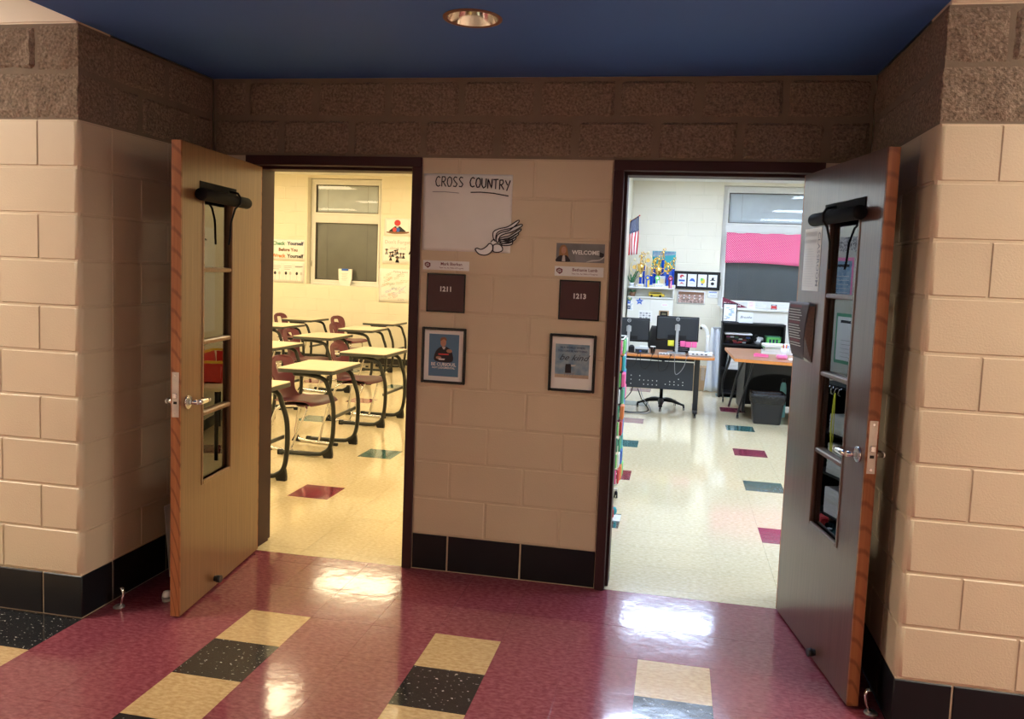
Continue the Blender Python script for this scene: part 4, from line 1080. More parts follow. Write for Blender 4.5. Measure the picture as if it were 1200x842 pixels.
# ------------------------------------------------------------------ room 1213: computer desk and what is on it
def caster(par, x, y, r=.025, h=.055, name='caster'):
    mb = MB().cyl((x-.012, y, r), (x-.004, y, r), r, n=14).cyl((x+.004, y, r), (x+.012, y, r), r, n=14).box((x-.004, y-.012, r), (x+.004, y+.012, h), bev=.002).cyl((x, y, h-.006), (x, y, h+.02), .008, n=8)
    return mb.build(name, 'black_plastic', par)
t = thing('computer_desk', 'computer desk with orange wood edge and black perforated modesty panel', 'desk', (0, 0, 0))
MB().prism(rrect(.62, 5.37, 1.835, 6.10, .07, 6), .704, .732, 'desk_wood').build('desk_top', None, t)
MB().prism(rrect(.616, 5.366, 1.839, 6.104, .074, 6), .700, .728, 'desk_band', smooth=True).build('edge_band', None, t)
MB().box((.805, 5.47, .315), (1.605, 5.482, .648), bev=.004).build('modesty_panel', 'grey_panel', t)
mb = MB(); holes = [(0, 2), (0, 1), (0, 0), (2, 2), (2, 1), (3, 1), (4, 1), (5, 1), (6, 1), (3, 0), (4, 0), (5, 0), (6, 0), (9, 1), (10, 1), (11, 1.7), (12, 1), (8, .3), (9, .3), (10, .3), (11, .3), (12, .3)]
for i, j in holes: mb.cyl((.875+i*.051, 5.468, .36+j*.05), (.875+i*.051, 5.4705, .36+j*.05), .0065, n=8)
mb.build('perforations', 'pale_ink', t)['kind'] = 'stuff'
for x in (.765, 1.645):
    MB().box((x-.030, 5.50, .045), (x+.030, 5.56, .70), bev=.01).build('leg', 'dark_metal', t)
    MB().box((x-.026, 5.40, .05), (x+.026, 6.02, .085), bev=.008).build('foot_bar', 'dark_metal', t)
    caster(t, x, 5.43); caster(t, x, 5.99)
MB().box((.80, 5.50, .66), (1.61, 5.62, .70), bev=.004).build('cable_tray', 'black_plastic', t)

def monitor(x, y, z, w_, h_, lab, rz=0.0):
    t = thing('monitor', lab, 'monitor', (x, y, .732), (0, 0, rz))
    zb = z-.732
    MB().box((-w_/2, .0, zb), (w_/2, .022, zb+h_), bev=.006).build('screen', 'black_gloss', t)
    MB().box((-w_/2+.01, -.018, zb+.02), (w_/2-.01, .002, zb+h_-.01), bev=.012).build('back_shell', 'grey_panel', t)
    MB().box((-.11, -.022, zb+.03), (.11, -.012, zb+.075), bev=.003).build('port_recess', 'black_plastic', t)
    MB().box((-.017, -.05, .012), (.017, -.028, zb+h_-.09), bev=.006).build('stand_column', 'silver_plastic', t)
    MB().box((-.03, -.03, zb+h_-.17), (.03, -.015, zb+h_-.10), bev=.004).build('stand_mount', 'silver_plastic', t)
    MB().prism(rrect(-.11, -.12, .11, .08, .02), 0, .012, 'silver_plastic').build('stand_base', None, t)
    e = MB(); pts = [(.02*math.cos(2*PI*i/20), -.0195, zb+h_-.033+.02*math.sin(2*PI*i/20)) for i in range(20)]
    e.tube(pts, .003, 6, closed=True); e.build('emblem_ring', 'silver_plastic', t)
    o = text('DELL', .013, 'emblem', 'silver_plastic', t, 0, -.0195, zb+h_-.033, bold=.0006); o.rotation_euler = (PI/2, 0, 0)
    return t
monitor(.808, 5.70, .846, .50, .292, 'black computer monitor seen from behind, half hidden by the door frame')
monitor(1.392, 5.70, .878, .505, .302, 'black computer monitor seen from behind, with pink and yellow sticky notes')
# sticky notes hanging from the lower edge of the monitor
for i, (x, z, mt_, w_, nm) in enumerate(((1.322, .853, 'yellow_note', .075, 'yellow sticky note under the monitor edge'), (1.462, .852, 'pink_note', .06, 'pink sticky note under the monitor edge beside its stand'), (1.530, .846, 'pink_note', .07, 'pink sticky note at the middle of the monitor edge'), (1.600, .848, 'pink_note', .062, 'pink sticky note at the outer monitor corner'))):
    t = thing('sticky_note', nm, 'sticky note', (x, 5.695, z), wall_rot(), group='sticky notes on the monitor')
    MB().grid(lambda a, b: ((a-.5)*w_, (b-.5)*.07, .004*(1-b)**2), 4, 4, mt_).build('note', None, t, fix=False).modifiers.new('thick', 'SOLIDIFY').thickness = .0006
# small black computer behind the stand
t = thing('desktop_computer', 'small black desktop computer box behind the monitor stand', 'computer', (1.45, 5.92, .732))
MB().box((-.1, -.13, .006), (.10, .13, .15), bev=.008).build('case', 'black_plastic', t)
for k in range(5): MB().box((-.08, -.133, .03+k*.022), (.08, -.1295, .038+k*.022)).build('vent_slot', 'grey_ink', t)
# docking stations, hub and cables on the desk edge
t = thing('docking_station', 'grey docking station with blue lamp and cable stubs on the desk', 'dock', (.985, 5.50, .732))
MB().box((-.085, -.06, .004), (.085, .06, .065), bev=.008).build('case', 'silver_plastic', t); MB().box((-.075, -.063, .012), (.075, -.0595, .050)).build('port_strip', 'grey_panel', t)
for k in range(4): MB().box((-.06+k*.036, -.066, .02), (-.04+k*.036, -.0625, .034)).build('port', 'blue_ink' if k == 1 else 'black_plastic', t)
MB().box((-.03, -.02, .065), (.07, .04, .085), bev=.004).build('adapter', 'white_plastic', t)
t = thing('speaker', 'small black speaker beside the half hidden monitor', 'speaker', (.86, 5.52, .732))
MB().prism(rrect(-.035, -.03, .035, .03, .012), 0, .07, 'black_plastic').build('case', None, t); MB().ball((0, -.005, .072), (.03, .026, .02)).build('dome', 'grey_panel', t)
t = thing('tumbler', 'clear plastic tumbler standing beside the docking station', 'cup', (1.115, 5.50, .732))
MB().lathe([(.024, 0), (.032, .085), (.029, .085), (.022, .006)], 16, cap=True).build('wall', 'clear_plastic', t); MB().lathe([(.001, .08), (.033, .08), (.033, .09), (.001, .09)], 16).build('lid', 'white_plastic', t)
t = thing('usb_hub', 'flat white hub with cables on the desk edge', 'hub', (1.25, 5.47, .732))
MB().box((-.06, -.03, .0), (.06, .03, .02), bev=.005).build('case', 'white_plastic', t)
for k in range(3): MB().box((-.045+k*.035, -.032, .006), (-.025+k*.035, -.0295, .014)).build('port', 'black_plastic', t)
rc = random.Random(11)
for k, (x0, lab_) in enumerate(((.80, 'black cable drooping over the desk edge beside the door frame'), (.97, 'black cable looping from the docking station'), (1.18, 'black cable looped across the modesty panel'), (1.37, 'grey cable hanging near the monitor stand'))):
    t = thing('cable', lab_, 'cable', (x0, 5.36, 0), group='cables on the computer desk')
    pts = bez([(0, .10, .738), (.0, .03, .738), (.005, -.012, .725), (.02, -.018, .62-.03*k), (.07, -.015, .57-.01*k), (.12, -.014, .62), (.14, -.012, .71), (.15, .02, .738)], 4)
    MB().tube(pts, .0035, 6).build('cord', 'black_plastic' if k < 3 else 'grey_ink', t)
    MB().box((.135, .02, .732), (.165, .05, .744), bev=.003).build('plug', 'black_plastic', t)
t = thing('power_cord', 'tangle of black and grey power cords on the floor under the desk', 'cable', (.86, 5.5, 0))
MB().tube(bez([(.05, 0, .40), (.02, .02, .25), (-.08, 0, .12), (-.10, -.02, .03), (.0, .02, .006), (.16, .06, .006), (.24, .02, .05), (.16, -.01, .16), (.10, .0, .3)], 5), .006, 6).build('cord', 'black_plastic', t)
MB().tube(bez([(.12, .01, .38), (.16, .0, .2), (.24, .02, .10), (.26, .0, .02), (.1, -.04, .005), (-.05, -.02, .005)], 5), .004, 6).build('cord', 'grey_ink', t)
# document camera
t = thing('document_camera', 'white document camera with folded arm on the computer desk', 'document camera', (1.69, 5.62, .732))
MB().prism(rrect(-.155, -.11, .13, .11, .03), .004, .036, 'white_plastic').build('base', None, t)
for k, x in enumerate((-.10, -.055, .0, .05)): MB().box((x-.012, -.113, .014), (x+.012, -.1095, .026)).build('port', 'black_plastic' if k != 2 else 'navy_ink', t)
MB().cyl((.065, 0, .036), (.065, 0, .052), .035, n=20).build('swivel', 'silver_plastic', t)
MB().tube([(.065, 0, .05), (.063, 0, .22), (.058, 0, .25)], .022, 12, flat=(.7, 1)).build('arm', 'white_plastic', t)
MB().tube(bez([(.058, 0, .245), (.045, -.005, .30), (.01, -.01, .345), (-.022, -.012, .352)]), .021, 10, flat=(.8, 1)).build('head', 'white_plastic', t)
MB().cyl((-.02, -.012, .345), (-.024, -.012, .315), .013, n=12).build('lens', 'black_gloss', t)

# swivel chair behind the desk
t = thing('office_chair', 'black office swivel chair with five-star base behind the computer desk', 'chair', (1.235, 6.02, 0))
MB().cyl((0, 0, .07), (0, 0, .12), .04, n=16).cyl((0, 0, .12), (0, 0, .46), .022, n=14).build('gas_column', 'black_plastic', t)
for k in range(5):
    a = math.radians(-90+72*k); c_, s_ = math.cos(a), math.sin(a)
    MB().tube(bez([(c_*.03, s_*.03, .105), (c_*.15, s_*.15, .10), (c_*.30, s_*.30, .062)]), [.036]*5+[.032]*3+[.024]*(len(bez([(0,0,0),(1,0,0),(2,0,0)]))-8), 8, flat=(1, .6)).build('base_arm', 'black_plastic', t)
    caster(t, c_*.30, s_*.30, .028, .05)
MB().prism(rrect(-.24, -.23, .24, .23, .09, 5), .46, .54, 'black_plastic', smooth=True).build('seat', None, t)
MB().grid(lambda a, b: ((a-.5)*(.42-.08*(b-.5)**2*4), .23-.05*(1-(a*2-1)**2)+.03*b, .58+.44*b), 8, 8, 'dark_metal').build('backrest', None, t, fix=False).modifiers.new('thick', 'SOLIDIFY').thickness = .03
MB().tube([(0, .1, .45), (0, .27, .46), (0, .28, .75)], .02, 8).build('back_bar', 'black_plastic', t)

# ------------------------------------------------------------------ teacher's desk with trash can
t = thing('teacher_desk', "wood-topped teacher's desk with black curved legs beside the waste bin", 'desk')
top = [(2.06, 5.27), (2.95, 5.10), (3.35, 5.10), (3.35, 6.72), (2.03, 6.72)]
MB().prism(top, .722, .752, 'desk_wood').build('desk_top', None, t)
MB().prism([(x+(-.004 if x < 2.5 else .004), y+(-.004 if y < 6 else .004)) for x, y in top], .716, .748, 'desk_band').build('edge_band', None, t)
for (x0, y0, x1, y1) in ((2.27, 5.40, 2.15, 5.62), (2.10, 6.62, 2.045, 6.80)):
    MB().tube(bez([(x0, y0+.0, .718), (x0-.02, y0+.03, .55), (x0-.075, (y0+y1)/2+.04, .30), (x1, y1, .055)]), [.022]*6+[.02]*5+[.016]*5, 10, flat=(1, .8)).build('leg', 'dark_metal', t)
    caster(t, x1, y1, .024, .05)
MB().tube(bez([(2.18, 5.55, .705), (2.12, 5.66, .50), (2.09, 5.85, .25), (2.08, 6.15, .06)]), .014, 8).build('side_brace', 'dark_metal', t)
MB().prism([(5.72, .07), (6.60, .05), (6.64, .71), (5.50, .71)], 2.20, 2.225, 'black_plastic', axis='x').build('side_panel', None, t)
arch = [(2.225, .10), (2.25, .40)]+[(2.25+.55*(1-math.cos(PI*k/14))/1.0*.5*1.2, .40+.16*math.sin(PI*k/14)) for k in range(1, 14)]+[(2.93, .40), (2.93, .08), (3.25, .08), (3.25, .71), (2.225, .71)]
MB().prism(arch, 5.66, 5.685, 'grey_panel', axis='y').build('arched_panel', None, t)
MB().box((2.24, 6.55, .04), (3.25, 6.58, .70)).build('back_panel', 'black_plastic', t)
MB().box((3.22, 5.30, .0), (3.25, 6.6, .716)).build('end_panel', 'black_plastic', t)
MB().box((2.80, 5.262-.133, .725), (2.86, 5.1215, .745)).build('label_sticker', 'white_paper', t)
# waste bin
t = thing('waste_bin', 'dark grey rectangular waste bin with black liner bag under the desk', 'waste bin', (2.462, 5.46, 0))
def rr_ring(w_, d_, r, z): return [(x, y, z) for x, y in rrect(-w_, -d_, w_, d_, r, 3)]
rings = [rr_ring(.150, .105, .03, 0), rr_ring(.156, .11, .03, .02), rr_ring(.188, .135, .035, .345), rr_ring(.182, .129, .033, .345), rr_ring(.150, .105, .03, .02)]
m_ = len(rings[0]); mb = MB(); vs = [p for r_ in rings for p in r_]
mb.add(vs, [(k*m_+i, k*m_+(i+1) % m_, (k+1)*m_+(i+1) % m_, (k+1)*m_+i) for k in range(4) for i in range(m_)], 'bin_black'); mb.add(rings[0], [tuple(range(m_))[::-1]], 'bin_black'); mb.add(rings[4], [tuple(range(m_))], 'bin_black')
mb.build('bin_body', None, t)
mb = MB(); rg = []
for (w_, d_, z, amp) in ((.150, .10, .12, .0), (.181, .128, .34, .002), (.190, .137, .362, .004), (.200, .147, .352, .006), (.197, .144, .30, .007), (.190, .137, .245, .006)):
    ring = rr_ring(w_, d_, .035, z); rg.append([(x*(1+amp*4*noise.noise(Vector((x*25, y*25, z*20)))), y*(1+amp*6*noise.noise(Vector((x*25, y*25, z*20+5)))), z+amp*2.5*noise.noise(Vector((x*18, y*18, 9)))) for x, y, z in ring])
mb.add([p for r_ in rg for p in r_], [(k*m_+i, k*m_+(i+1) % m_, (k+1)*m_+(i+1) % m_, (k+1)*m_+i) for k in range(5) for i in range(m_)], 'bag_black', True)
mb.build('liner_bag', None, t, fix=False)
t = thing('water_bottle', 'pale green water bottle on the floor behind the waste bin', 'bottle', (2.70, 5.95, 0))
MB().lathe([(.001, 0), (.036, 0), (.038, .01), (.038, .36), (.03, .41), (.018, .43), (.001, .43)], 16).build('body', 'teal_glass', t); MB().lathe([(.001, .43), (.02, .43), (.02, .47), (.001, .47)], 14).build('cap', 'black_plastic', t)

# things on the teacher's desk
TZ = .752
t = thing('pencil_cup', 'white pencil cup full of pens on the wood desk', 'pencil cup', (2.66, 5.75, TZ))
MB().lathe([(.040, 0), (.052, .11), (.048, .11), (.037, .006)], 18).build('cup', 'white_plastic', t)
for k, mt_ in enumerate(('blue_ink', 'orange_ink', 'black_ink', 'yellow_ink', 'red_ink', 'orange_ink')):
    a = k*1.05; MB().cyl((.018*math.cos(a), .018*math.sin(a), .01), (.036*math.cos(a), .036*math.sin(a), .145+.008*(k % 3)), .0045, n=8).build('pen', mt_, t)
t = thing('eraser_block', 'coral pink tissue pack lying on the wood desk', 'tissue pack', (2.60, 5.52, TZ))
MB().box((-.06, -.045, 0), (.06, .045, .05), bev=.014).build('pack', 'pink_plastic', t); MB().box((-.03, -.01, .049), (.03, .01, .056), bev=.003).build('opening', 'white_paper', t)
t = thing('pink_stapler', 'bright pink stapler lying on the wood desk', 'stapler', (2.38, 5.62, TZ), (0, 0, -.2))
MB().box((-.085, -.016, 0), (.085, .016, .012), bev=.004).build('base', 'pink_plastic', t); MB().prism([(-.085, .014), (.08, .014), (.085, .03), (-.06, .046), (-.085, .036)], -.014, .014, 'pink_note', axis='y').build('arm', None, t)
t = thing('paper_pile', 'loose white papers spread on the wood desk', 'papers', (2.82, 5.50, TZ))
for k in range(4): MB().box((-.14+.012*k, -.1+.01*k, .003*k), (.14-.01*k, .1, .003*k+.0028)).build('sheet', 'white_paper', t)
for k, (w_, h_, mt_, lab_) in enumerate(((.22, .035, 'white_plastic', 'thick white binder at the bottom of the book pile'), (.20, .03, 'cream_panel', 'cream textbook in the middle of the book pile'), (.205, .022, 'leaf_green', 'green textbook near the top of the book pile'), (.21, .03, 'white_paper', 'white binder on top of the book pile'))):
    z = TZ+sum((.035, .03, .022)[:k]); t = thing('textbook', lab_, 'book', (2.66+.01*(k % 2), 6.22, z), (0, 0, .06*(k-1.5)), group='book pile on the wood desk')
    MB().box((-w_, -.13, 0), (w_, .13, .004), bev=.001).box((-w_, -.13, h_-.004), (w_, .13, h_), bev=.001).box((-w_, -.13, .004), (-w_+.005, .13, h_-.004)).build('cover', mt_, t); MB().box((-w_+.005, -.125, .004), (w_-.005, .125, h_-.004)).build('pages', 'white_paper', t)
t = thing('spray_bottle', 'white spray bottle at the edge of the wood desk', 'bottle', (2.93, 5.9, TZ))
MB().lathe([(.001, 0), (.03, 0), (.032, .01), (.030, .12), (.012, .15), (.012, .17), (.001, .17)], 14).build('body', 'white_plastic', t); MB().box((-.03, -.01, .17), (.018, .01, .20), bev=.004).build('nozzle', 'white_plastic', t)
t = thing('side_monitor', 'black monitor turned edge-on at the end of the wood desk', 'monitor', (3.02, 6.45, TZ))
MB().box((-.012, -.26, .12), (.012, .26, .52), bev=.005).build('screen', 'black_gloss', t); MB().box((.012, -.03, .01), (.03, .03, .30), bev=.004).build('stand_column', 'dark_metal', t); MB().prism(rrect(-.09, -.11, .10, .11, .02), 0, .012, 'dark_metal').build('stand_base', None, t)

# ------------------------------------------------------------------ black shelf unit under the window
t = thing('black_bookcase', 'low black open bookcase with framed prints on top', 'bookcase', (2.43, 7.42, 0))
BW = .425
for a, b, nm in (((-BW, -.16, 0), (-BW+.025, .16, 1.055), 'side'), ((BW-.025, -.16, 0), (BW, .16, 1.055), 'side'), ((-BW, .145, 0), (BW, .16, 1.055), 'back'), ((-BW, -.16, 1.03), (BW, .16, 1.055), 'top'), ((-BW+.025, -.155, .735), (BW-.025, .145, .757), 'shelf'), ((-BW+.025, -.155, .38), (BW-.025, .145, .40), 'shelf'), ((-BW+.025, -.155, .05), (BW-.025, .145, .07), 'shelf')):
    MB().box(a, b, bev=.002).build(nm, 'black_plastic', t)
t = thing('storage_bin', 'clear plastic bin with white lid and colourful supplies in the bookcase', 'bin', (2.235, 7.41, .757))
MB().prism([(-.165, 0), (.165, 0), (.18, .13), (.174, .13), (.158, .006), (-.158, .006), (-.174, .13), (-.18, .13)], -.12, .12, 'clear_plastic', axis='y').box((-.165, -.122, .0), (.165, -.118, .128), 'clear_plastic').build('tub', None, t)
MB().box((-.188, -.13, .13), (.188, .13, .15), bev=.006).build('lid', 'white_plastic', t)
for k in range(14):
    a, b = -.14+.28*rc.random(), .01+.09*rc.random(); MB().box((a-.025, -.10+.15*rc.random(), b-.008), (a+.025, -.08+.15*rc.random(), b+.012), bev=.003).build('supply', rc.choice(['red_ink', 'blue_ink', 'pink_note', 'green_ink', 'navy_ink', 'white_plastic']), t)
t = thing('green_basket', 'lime green plastic basket at the end of the bookcase shelf', 'basket', (2.71, 7.40, .757))
MB().prism([(-.085, 0), (.085, 0), (.10, .12), (.094, .12), (.079, .006), (-.079, .006), (-.094, .12), (-.10, .12)], -.1, .1, 'lime_plastic', axis='y').box((-.088, -.103, 0), (.088, -.098, .118), 'lime_plastic').build('tub', None, t)
MB().box((-.105, -.108, .118), (.105, -.098, .126)).box((-.105, .098, .118), (.105, .108, .126)).build('rim', 'green_ink', t)
for k in range(3): MB().box((-.06+.045*k, -.1045, .03), (-.035+.045*k, -.1025, .09)).build('slot', 'navy_ink', t)
t = thing('plush_pile', 'black and white stuffed toys piled between the bin and basket', 'plush toy', (2.512, 7.38, .757))
for k in range(9): MB().ball((-.045+.09*rc.random(), -.05+.1*rc.random(), .03+.09*rc.random()), (.026, .026, .024), n=10, k=6).build('patch', 'white_plastic' if k % 2 else 'black_plastic', t)
MB().ball((0, 0, .05), (.06, .07, .05)).build('body', 'white_plastic', t)
t = thing('paper_stack', 'stack of white paper reams on the lower shelf of the black bookcase', 'papers', (2.235, 7.41, .40))
for k in range(5): MB().box((-.14+.006*k, -.12, .05*k), (.15-.008*(k % 2), .1, .05*k+.045), bev=.003).build('ream', 'white_paper', t)
# framed print and script sign on the bookcase
t = thing('framed_print', 'grey framed white print standing on the black bookcase', 'picture', (2.105, 7.36, 1.055), (-.12, 0, 0))
MB().box((-.10, 0, 0), (-.085, .014, .265), bev=.002).box((.085, 0, 0), (.10, .014, .265), bev=.002).box((-.085, 0, 0), (.085, .014, .016), bev=.002).box((-.085, 0, .249), (.085, .014, .265), bev=.002).build('frame', 'grey_panel', t)
MB().box((-.085, .003, .016), (.085, .012, .249)).build('sheet', 'white_paper', t)
mb = MB()
for k in range(13): x, z = -.06+.10*rc.random(), .04+.17*k/13; mb.box((x-.02, .0018, z), (x+.025, .0028, z+.006), rc.choice(['teal_ink', 'blue_ink', 'grey_ink']))
mb.build('script', None, t)
t = thing('breathe_sign', 'small white sign reading Breathe on the black bookcase', 'sign', (2.325, 7.36, 1.055), (-.12, 0, 0))
MB().box((-.095, 0, 0), (.095, .014, .15), bev=.002).build('block', 'white_plastic', t)
o = text('Breathe', .05, 'lettering', 'black_ink', t, 0, -.0008, .078, shear=.4); o.rotation_euler = (PI/2, 0, 0)

# ------------------------------------------------------------------ window ledge unit, cloth, box
t = thing('unit_ventilator', 'long cream window ledge cabinet under the window with pink valance', 'cabinet', (0, 0, 0))
MB().box((2.03, 8.06, 0), (3.9, 8.495, 1.20)).build('body', 'cream_panel', t); MB().box((2.015, 8.03, 1.20), (3.92, 8.495, 1.23), bev=.005).build('ledge', 'window_white', t)
for k in range(12): MB().box((2.3+k*.12, 8.056, .10), (2.38+k*.12, 8.0605, .16)).build('louvre', 'grey_ink', t)
LZ = 1.23
t = thing('pennant', 'maroon felt pennant with white letters leaning on the window ledge', 'pennant', (2.035, 8.12, LZ), (UP, 0, 0))
MB().prism([(0, 0), (.05, .0), (.37, .012), (.0, .155)], .0, .004, 'maroon_plastic').build('felt', None, t); MB().box((-.012, 0, 0), (0, .16, .005)).build('band', 'white_paper', t)
mb = MB()
for x, h in ((.02, .055), (.075, .045), (.13, .035), (.18, .028), (.225, .020)): mb.stroke([(x, .03), (x+.01, .03+h), (x+.022, .03+h*.5), (x+.032, .03+h*.9), (x+.036, .028)], .009, .0046, 'white_paper')
mb.build('lettering', None, t, fix=False)
t = thing('small_card', 'small white card with pink writing on the window ledge', 'card', (2.455, 8.14, LZ), (-.1, 0, 0))
MB().box((-.055, 0, 0), (.055, .006, .11), bev=.001).build('card', 'white_paper', t)
mb = MB()
for k in range(4): mb.box((-.03, -.001, .03+.018*k), (.03, 0, .036+.018*k))
mb.build('writing', 'pink_plastic', t)
t = thing('wire_rack', 'white wire letter rack lying on the window ledge', 'rack', (2.60, 8.15, LZ))
for k in range(3): MB().tube([(-.07, 0, .002+.03*k), (-.06, -.02, .03+.015*k), (.06, -.02, .03+.015*k), (.07, 0, .002+.03*k)], .004, 6).build('wire', 'window_white', t)
t = thing('candy_jar', 'small jar with red and white label on the window ledge', 'jar', (2.78, 8.14, LZ))
MB().lathe([(.001, 0), (.04, 0), (.042, .01), (.042, .065), (.03, .075), (.001, .075)], 16).build('jar', 'clear_plastic', t); MB().lathe([(.0425, .015), (.0425, .055)], 16, cap=False).build('label', 'red_ink', t); MB().lathe([(.001, .075), (.032, .075), (.032, .09), (.001, .09)], 16).build('lid', 'white_plastic', t)
t = thing('white_drape', 'white cloth hanging beside the black bookcase to the floor', 'cloth', (1.93, 7.72, 0))
def drp(a, b):
    w_ = .10+.10*(1-b)**1.2; x = (a-.35)*w_*1.5; return (x, .05*math.sin(a*14+b*2)*(.4+.6*(1-b)), .012+.93*b)
MB().grid(drp, 28, 12, 'cloth_white').build('cloth', None, t, fix=False).modifiers.new('thick', 'SOLIDIFY').thickness = .004
MB().box((-.03, -.02, .93), (.11, .02, .955), bev=.004).build('hanger_bar', 'silver_plastic', t)
t = thing('cardboard_box', 'brown cardboard box on the floor behind the computer desk', 'box', (1.80, 7.98, 0))
MB().box((-.13, -.15, 0), (.13, .15, .33)).build('carton', 'cardboard', t)
for sx in (-1, 1): MB().add([(sx*.13, -.15, .33), (sx*.13, .15, .33), (sx*.01, .15, .335), (sx*.01, -.15, .335), (sx*.13, -.15, .334), (sx*.13, .15, .334), (sx*.01, .15, .339), (sx*.01, -.15, .339)], [(0, 1, 2, 3), (4, 5, 6, 7), (0, 1, 5, 4), (2, 3, 7, 6), (1, 2, 6, 5), (3, 0, 4, 7)]).build('flap', 'cardboard', t)
MB().box((-.025, -.152, .15), (.025, -.15, .34)).build('tape', 'sand_print', t)
# pink valance
t = thing('valance', 'pink polka dot fabric valance across the window', 'valance', (0, 8.55, 0))
def val(a, b): x = 2.06+1.30*a; return (x, -.03-.008*math.sin(a*23+b)-.015*math.sin(a*7)*(1-b), 1.90+.465*b+.012*math.sin(a*5)*(1-b))
m_ = bpy.data.materials.new('pink_dots'); m_.use_nodes = True; MATS['pink_dots'] = m_; nt = m_.node_tree; N = nt.nodes
tc = N.new('ShaderNodeTexCoord'); mp = N.new('ShaderNodeMapping'); mp.inputs['Rotation'].default_value = (0, .78, 0); mp.inputs['Scale'].default_value = (42, 0, 42)
vo = N.new('ShaderNodeTexVoronoi'); vo.inputs['Scale'].default_value = 1; vo.inputs['Randomness'].default_value = 0
rp = N.new('ShaderNodeValToRGB'); rp.color_ramp.elements[0].position = .26; rp.color_ramp.elements[1].position = .32; rp.color_ramp.elements[0].color = (.92, .50, .62, 1); rp.color_ramp.elements[1].color = (.80, .045, .20, 1)
nt.links.new(tc.outputs['Object'], mp.inputs['Vector']); nt.links.new(mp.outputs['Vector'], vo.inputs['Vector']); nt.links.new(vo.outputs['Distance'], rp.inputs['Fac']); nt.links.new(rp.outputs['Color'], N['Principled BSDF'].inputs['Base Color']); N['Principled BSDF'].inputs['Roughness'].default_value = .9
MB().grid(val, 48, 8, 'pink_dots').build('fabric', None, t, fix=False).modifiers.new('thick', 'SOLIDIFY').thickness = .003
MB().cyl((2.05, -.02, 2.362), (3.37, -.02, 2.362), .008, n=8).build('rod', 'window_white', t)
# ------------------------------------------------------------------ white cabinet with trophies (room 1213)
t = thing('white_cabinet', 'tall white cabinet with stickers on its doors and trophies on top', 'cabinet', (0, 0, 0))
X0, X1, Y0, Y1 = .63, 1.315, 8.05, 8.49
MB().box((X0, Y0+.02, 0), (X1, Y1, 1.325)).build('body', 'cream_panel', t)
for a, b in ((X0+.004, (X0+X1)/2-.003), ((X0+X1)/2+.003, X1-.004)):
    d_ = MB().box((a, Y0, .06), (b, Y0+.02, 1.30), bev=.003).build('door', 'cream_panel', t)
    MB().cyl(((X0+X1)/2+(.03 if a > 1 else -.03), Y0, .72), ((X0+X1)/2+(.03 if a > 1 else -.03), Y0-.022, .72), .01, n=12).build('knob', 'silver_plastic', d_)
MB().box((X0-.004, Y0-.012, 1.318), (X1+.006, Y1, 1.336), bev=.003).build('lower_shelf', 'window_white', t)
MB().box((X0-.004, Y0-.012, 1.462), (X1+.006, Y1, 1.480), bev=.003).build('top_shelf', 'window_white', t)
MB().box((X1-.016, Y0, 1.336), (X1, Y1, 1.462)).build('upright', 'window_white', t); MB().box((X0, Y0+.19, 1.336), (X1-.016, Y1, 1.462)).build('niche_back', 'cream_panel', t)
TZ2 = 1.480
def px(u_): return .492+(u_-725)/78.0           # trophy spacing measured along the shelf
# trophies: (x, depth, base, column height, radius, figure style)
def trophy(x, y, hb, hc, rc_, style, lab, col='trophy_blue'):
    t = thing('trophy', lab, 'trophy', (x, y, TZ2), group='trophies on the white cabinet')
    MB().box((-.045, -.035, 0), (.045, .035, hb), bev=.004).build('base', 'marble_white', t)
    MB().box((-.03, -.037, hb*.3), (.03, -.0345, hb*.75)).build('engraved_plate', 'gold_pale', t)
    z = hb
    if hc > 0:
        MB().lathe([(rc_*1.3, 0), (rc_*1.3, .012), (rc_, .016), (rc_, hc-.016), (rc_*1.3, hc-.012), (rc_*1.3, hc)], 12, c=(0, 0, z), smooth=False).build('column', col, t); z += hc
    if style == 'cup':
        MB().lathe([(.028, 0), (.030, .01), (.010, .03), (.010, .06), (.034, .09), (.048, .14), (.052, .20), (.048, .20), (.03, .10)], 16, c=(0, 0, z)).build('cup', 'gold', t)
        for s_ in (-1, 1): MB().tube(bez([(s_*.045, 0, z+.18), (s_*.078, 0, z+.18), (s_*.078, 0, z+.12), (s_*.036, 0, z+.10)]), .005, 6).build('handle', 'gold', t)
        z += .2
    if style in ('figure', 'cup'):
        f = MB().lathe([(.022, 0), (.022, .012), (.008, .02)], 12, c=(0, 0, z))
        f.tube(bez([(-.012, 0, z+.015), (-.008, 0, z+.06), (0, 0, z+.085)]), .008, 6).tube(bez([(.018, .006, z+.03), (.012, 0, z+.06), (0, 0, z+.085)]), .008, 6)
        f.tube([(0, 0, z+.08), (.002, 0, z+.14)], [.012, .016], 8).tube(bez([(.0, 0, z+.135), (.03, 0, z+.15), (.028, 0, z+.19)]), .006, 6).tube(bez([(0, 0, z+.135), (-.03, 0, z+.12), (-.035, 0, z+.09)]), .006, 6).ball((.003, 0, z+.165), .014, n=10, k=6)
        f.build('figure', 'gold', t)
    if style == 'wreath':
        for s_ in (-1, 1): MB().tube(bez([(0, 0, z), (s_*.05, 0, z+.05), (s_*.055, 0, z+.13), (s_*.02, 0, z+.19)]), [.006]*4+[.012]*5+[.011]*4+[.005]*3, 6).build('laurel', 'gold_pale', t)
        MB().cyl((0, -.006, z+.10), (0, .006, z+.10), .032, n=18).build('medallion', 'gold', t); MB().ball((0, 0, z+.21), (.02, .014, .026), n=10, k=6).build('finial', 'gold_pale', t)
    return t
trophy(px(757), 8.22, .05, .26, .016, 'wreath', 'tall trophy with gold wreath top behind the ribbons', 'gold_pale')
trophy(px(774.5), 8.26, .18, .24, .021, 'figure', 'tallest trophy with bright blue column and gold runner')
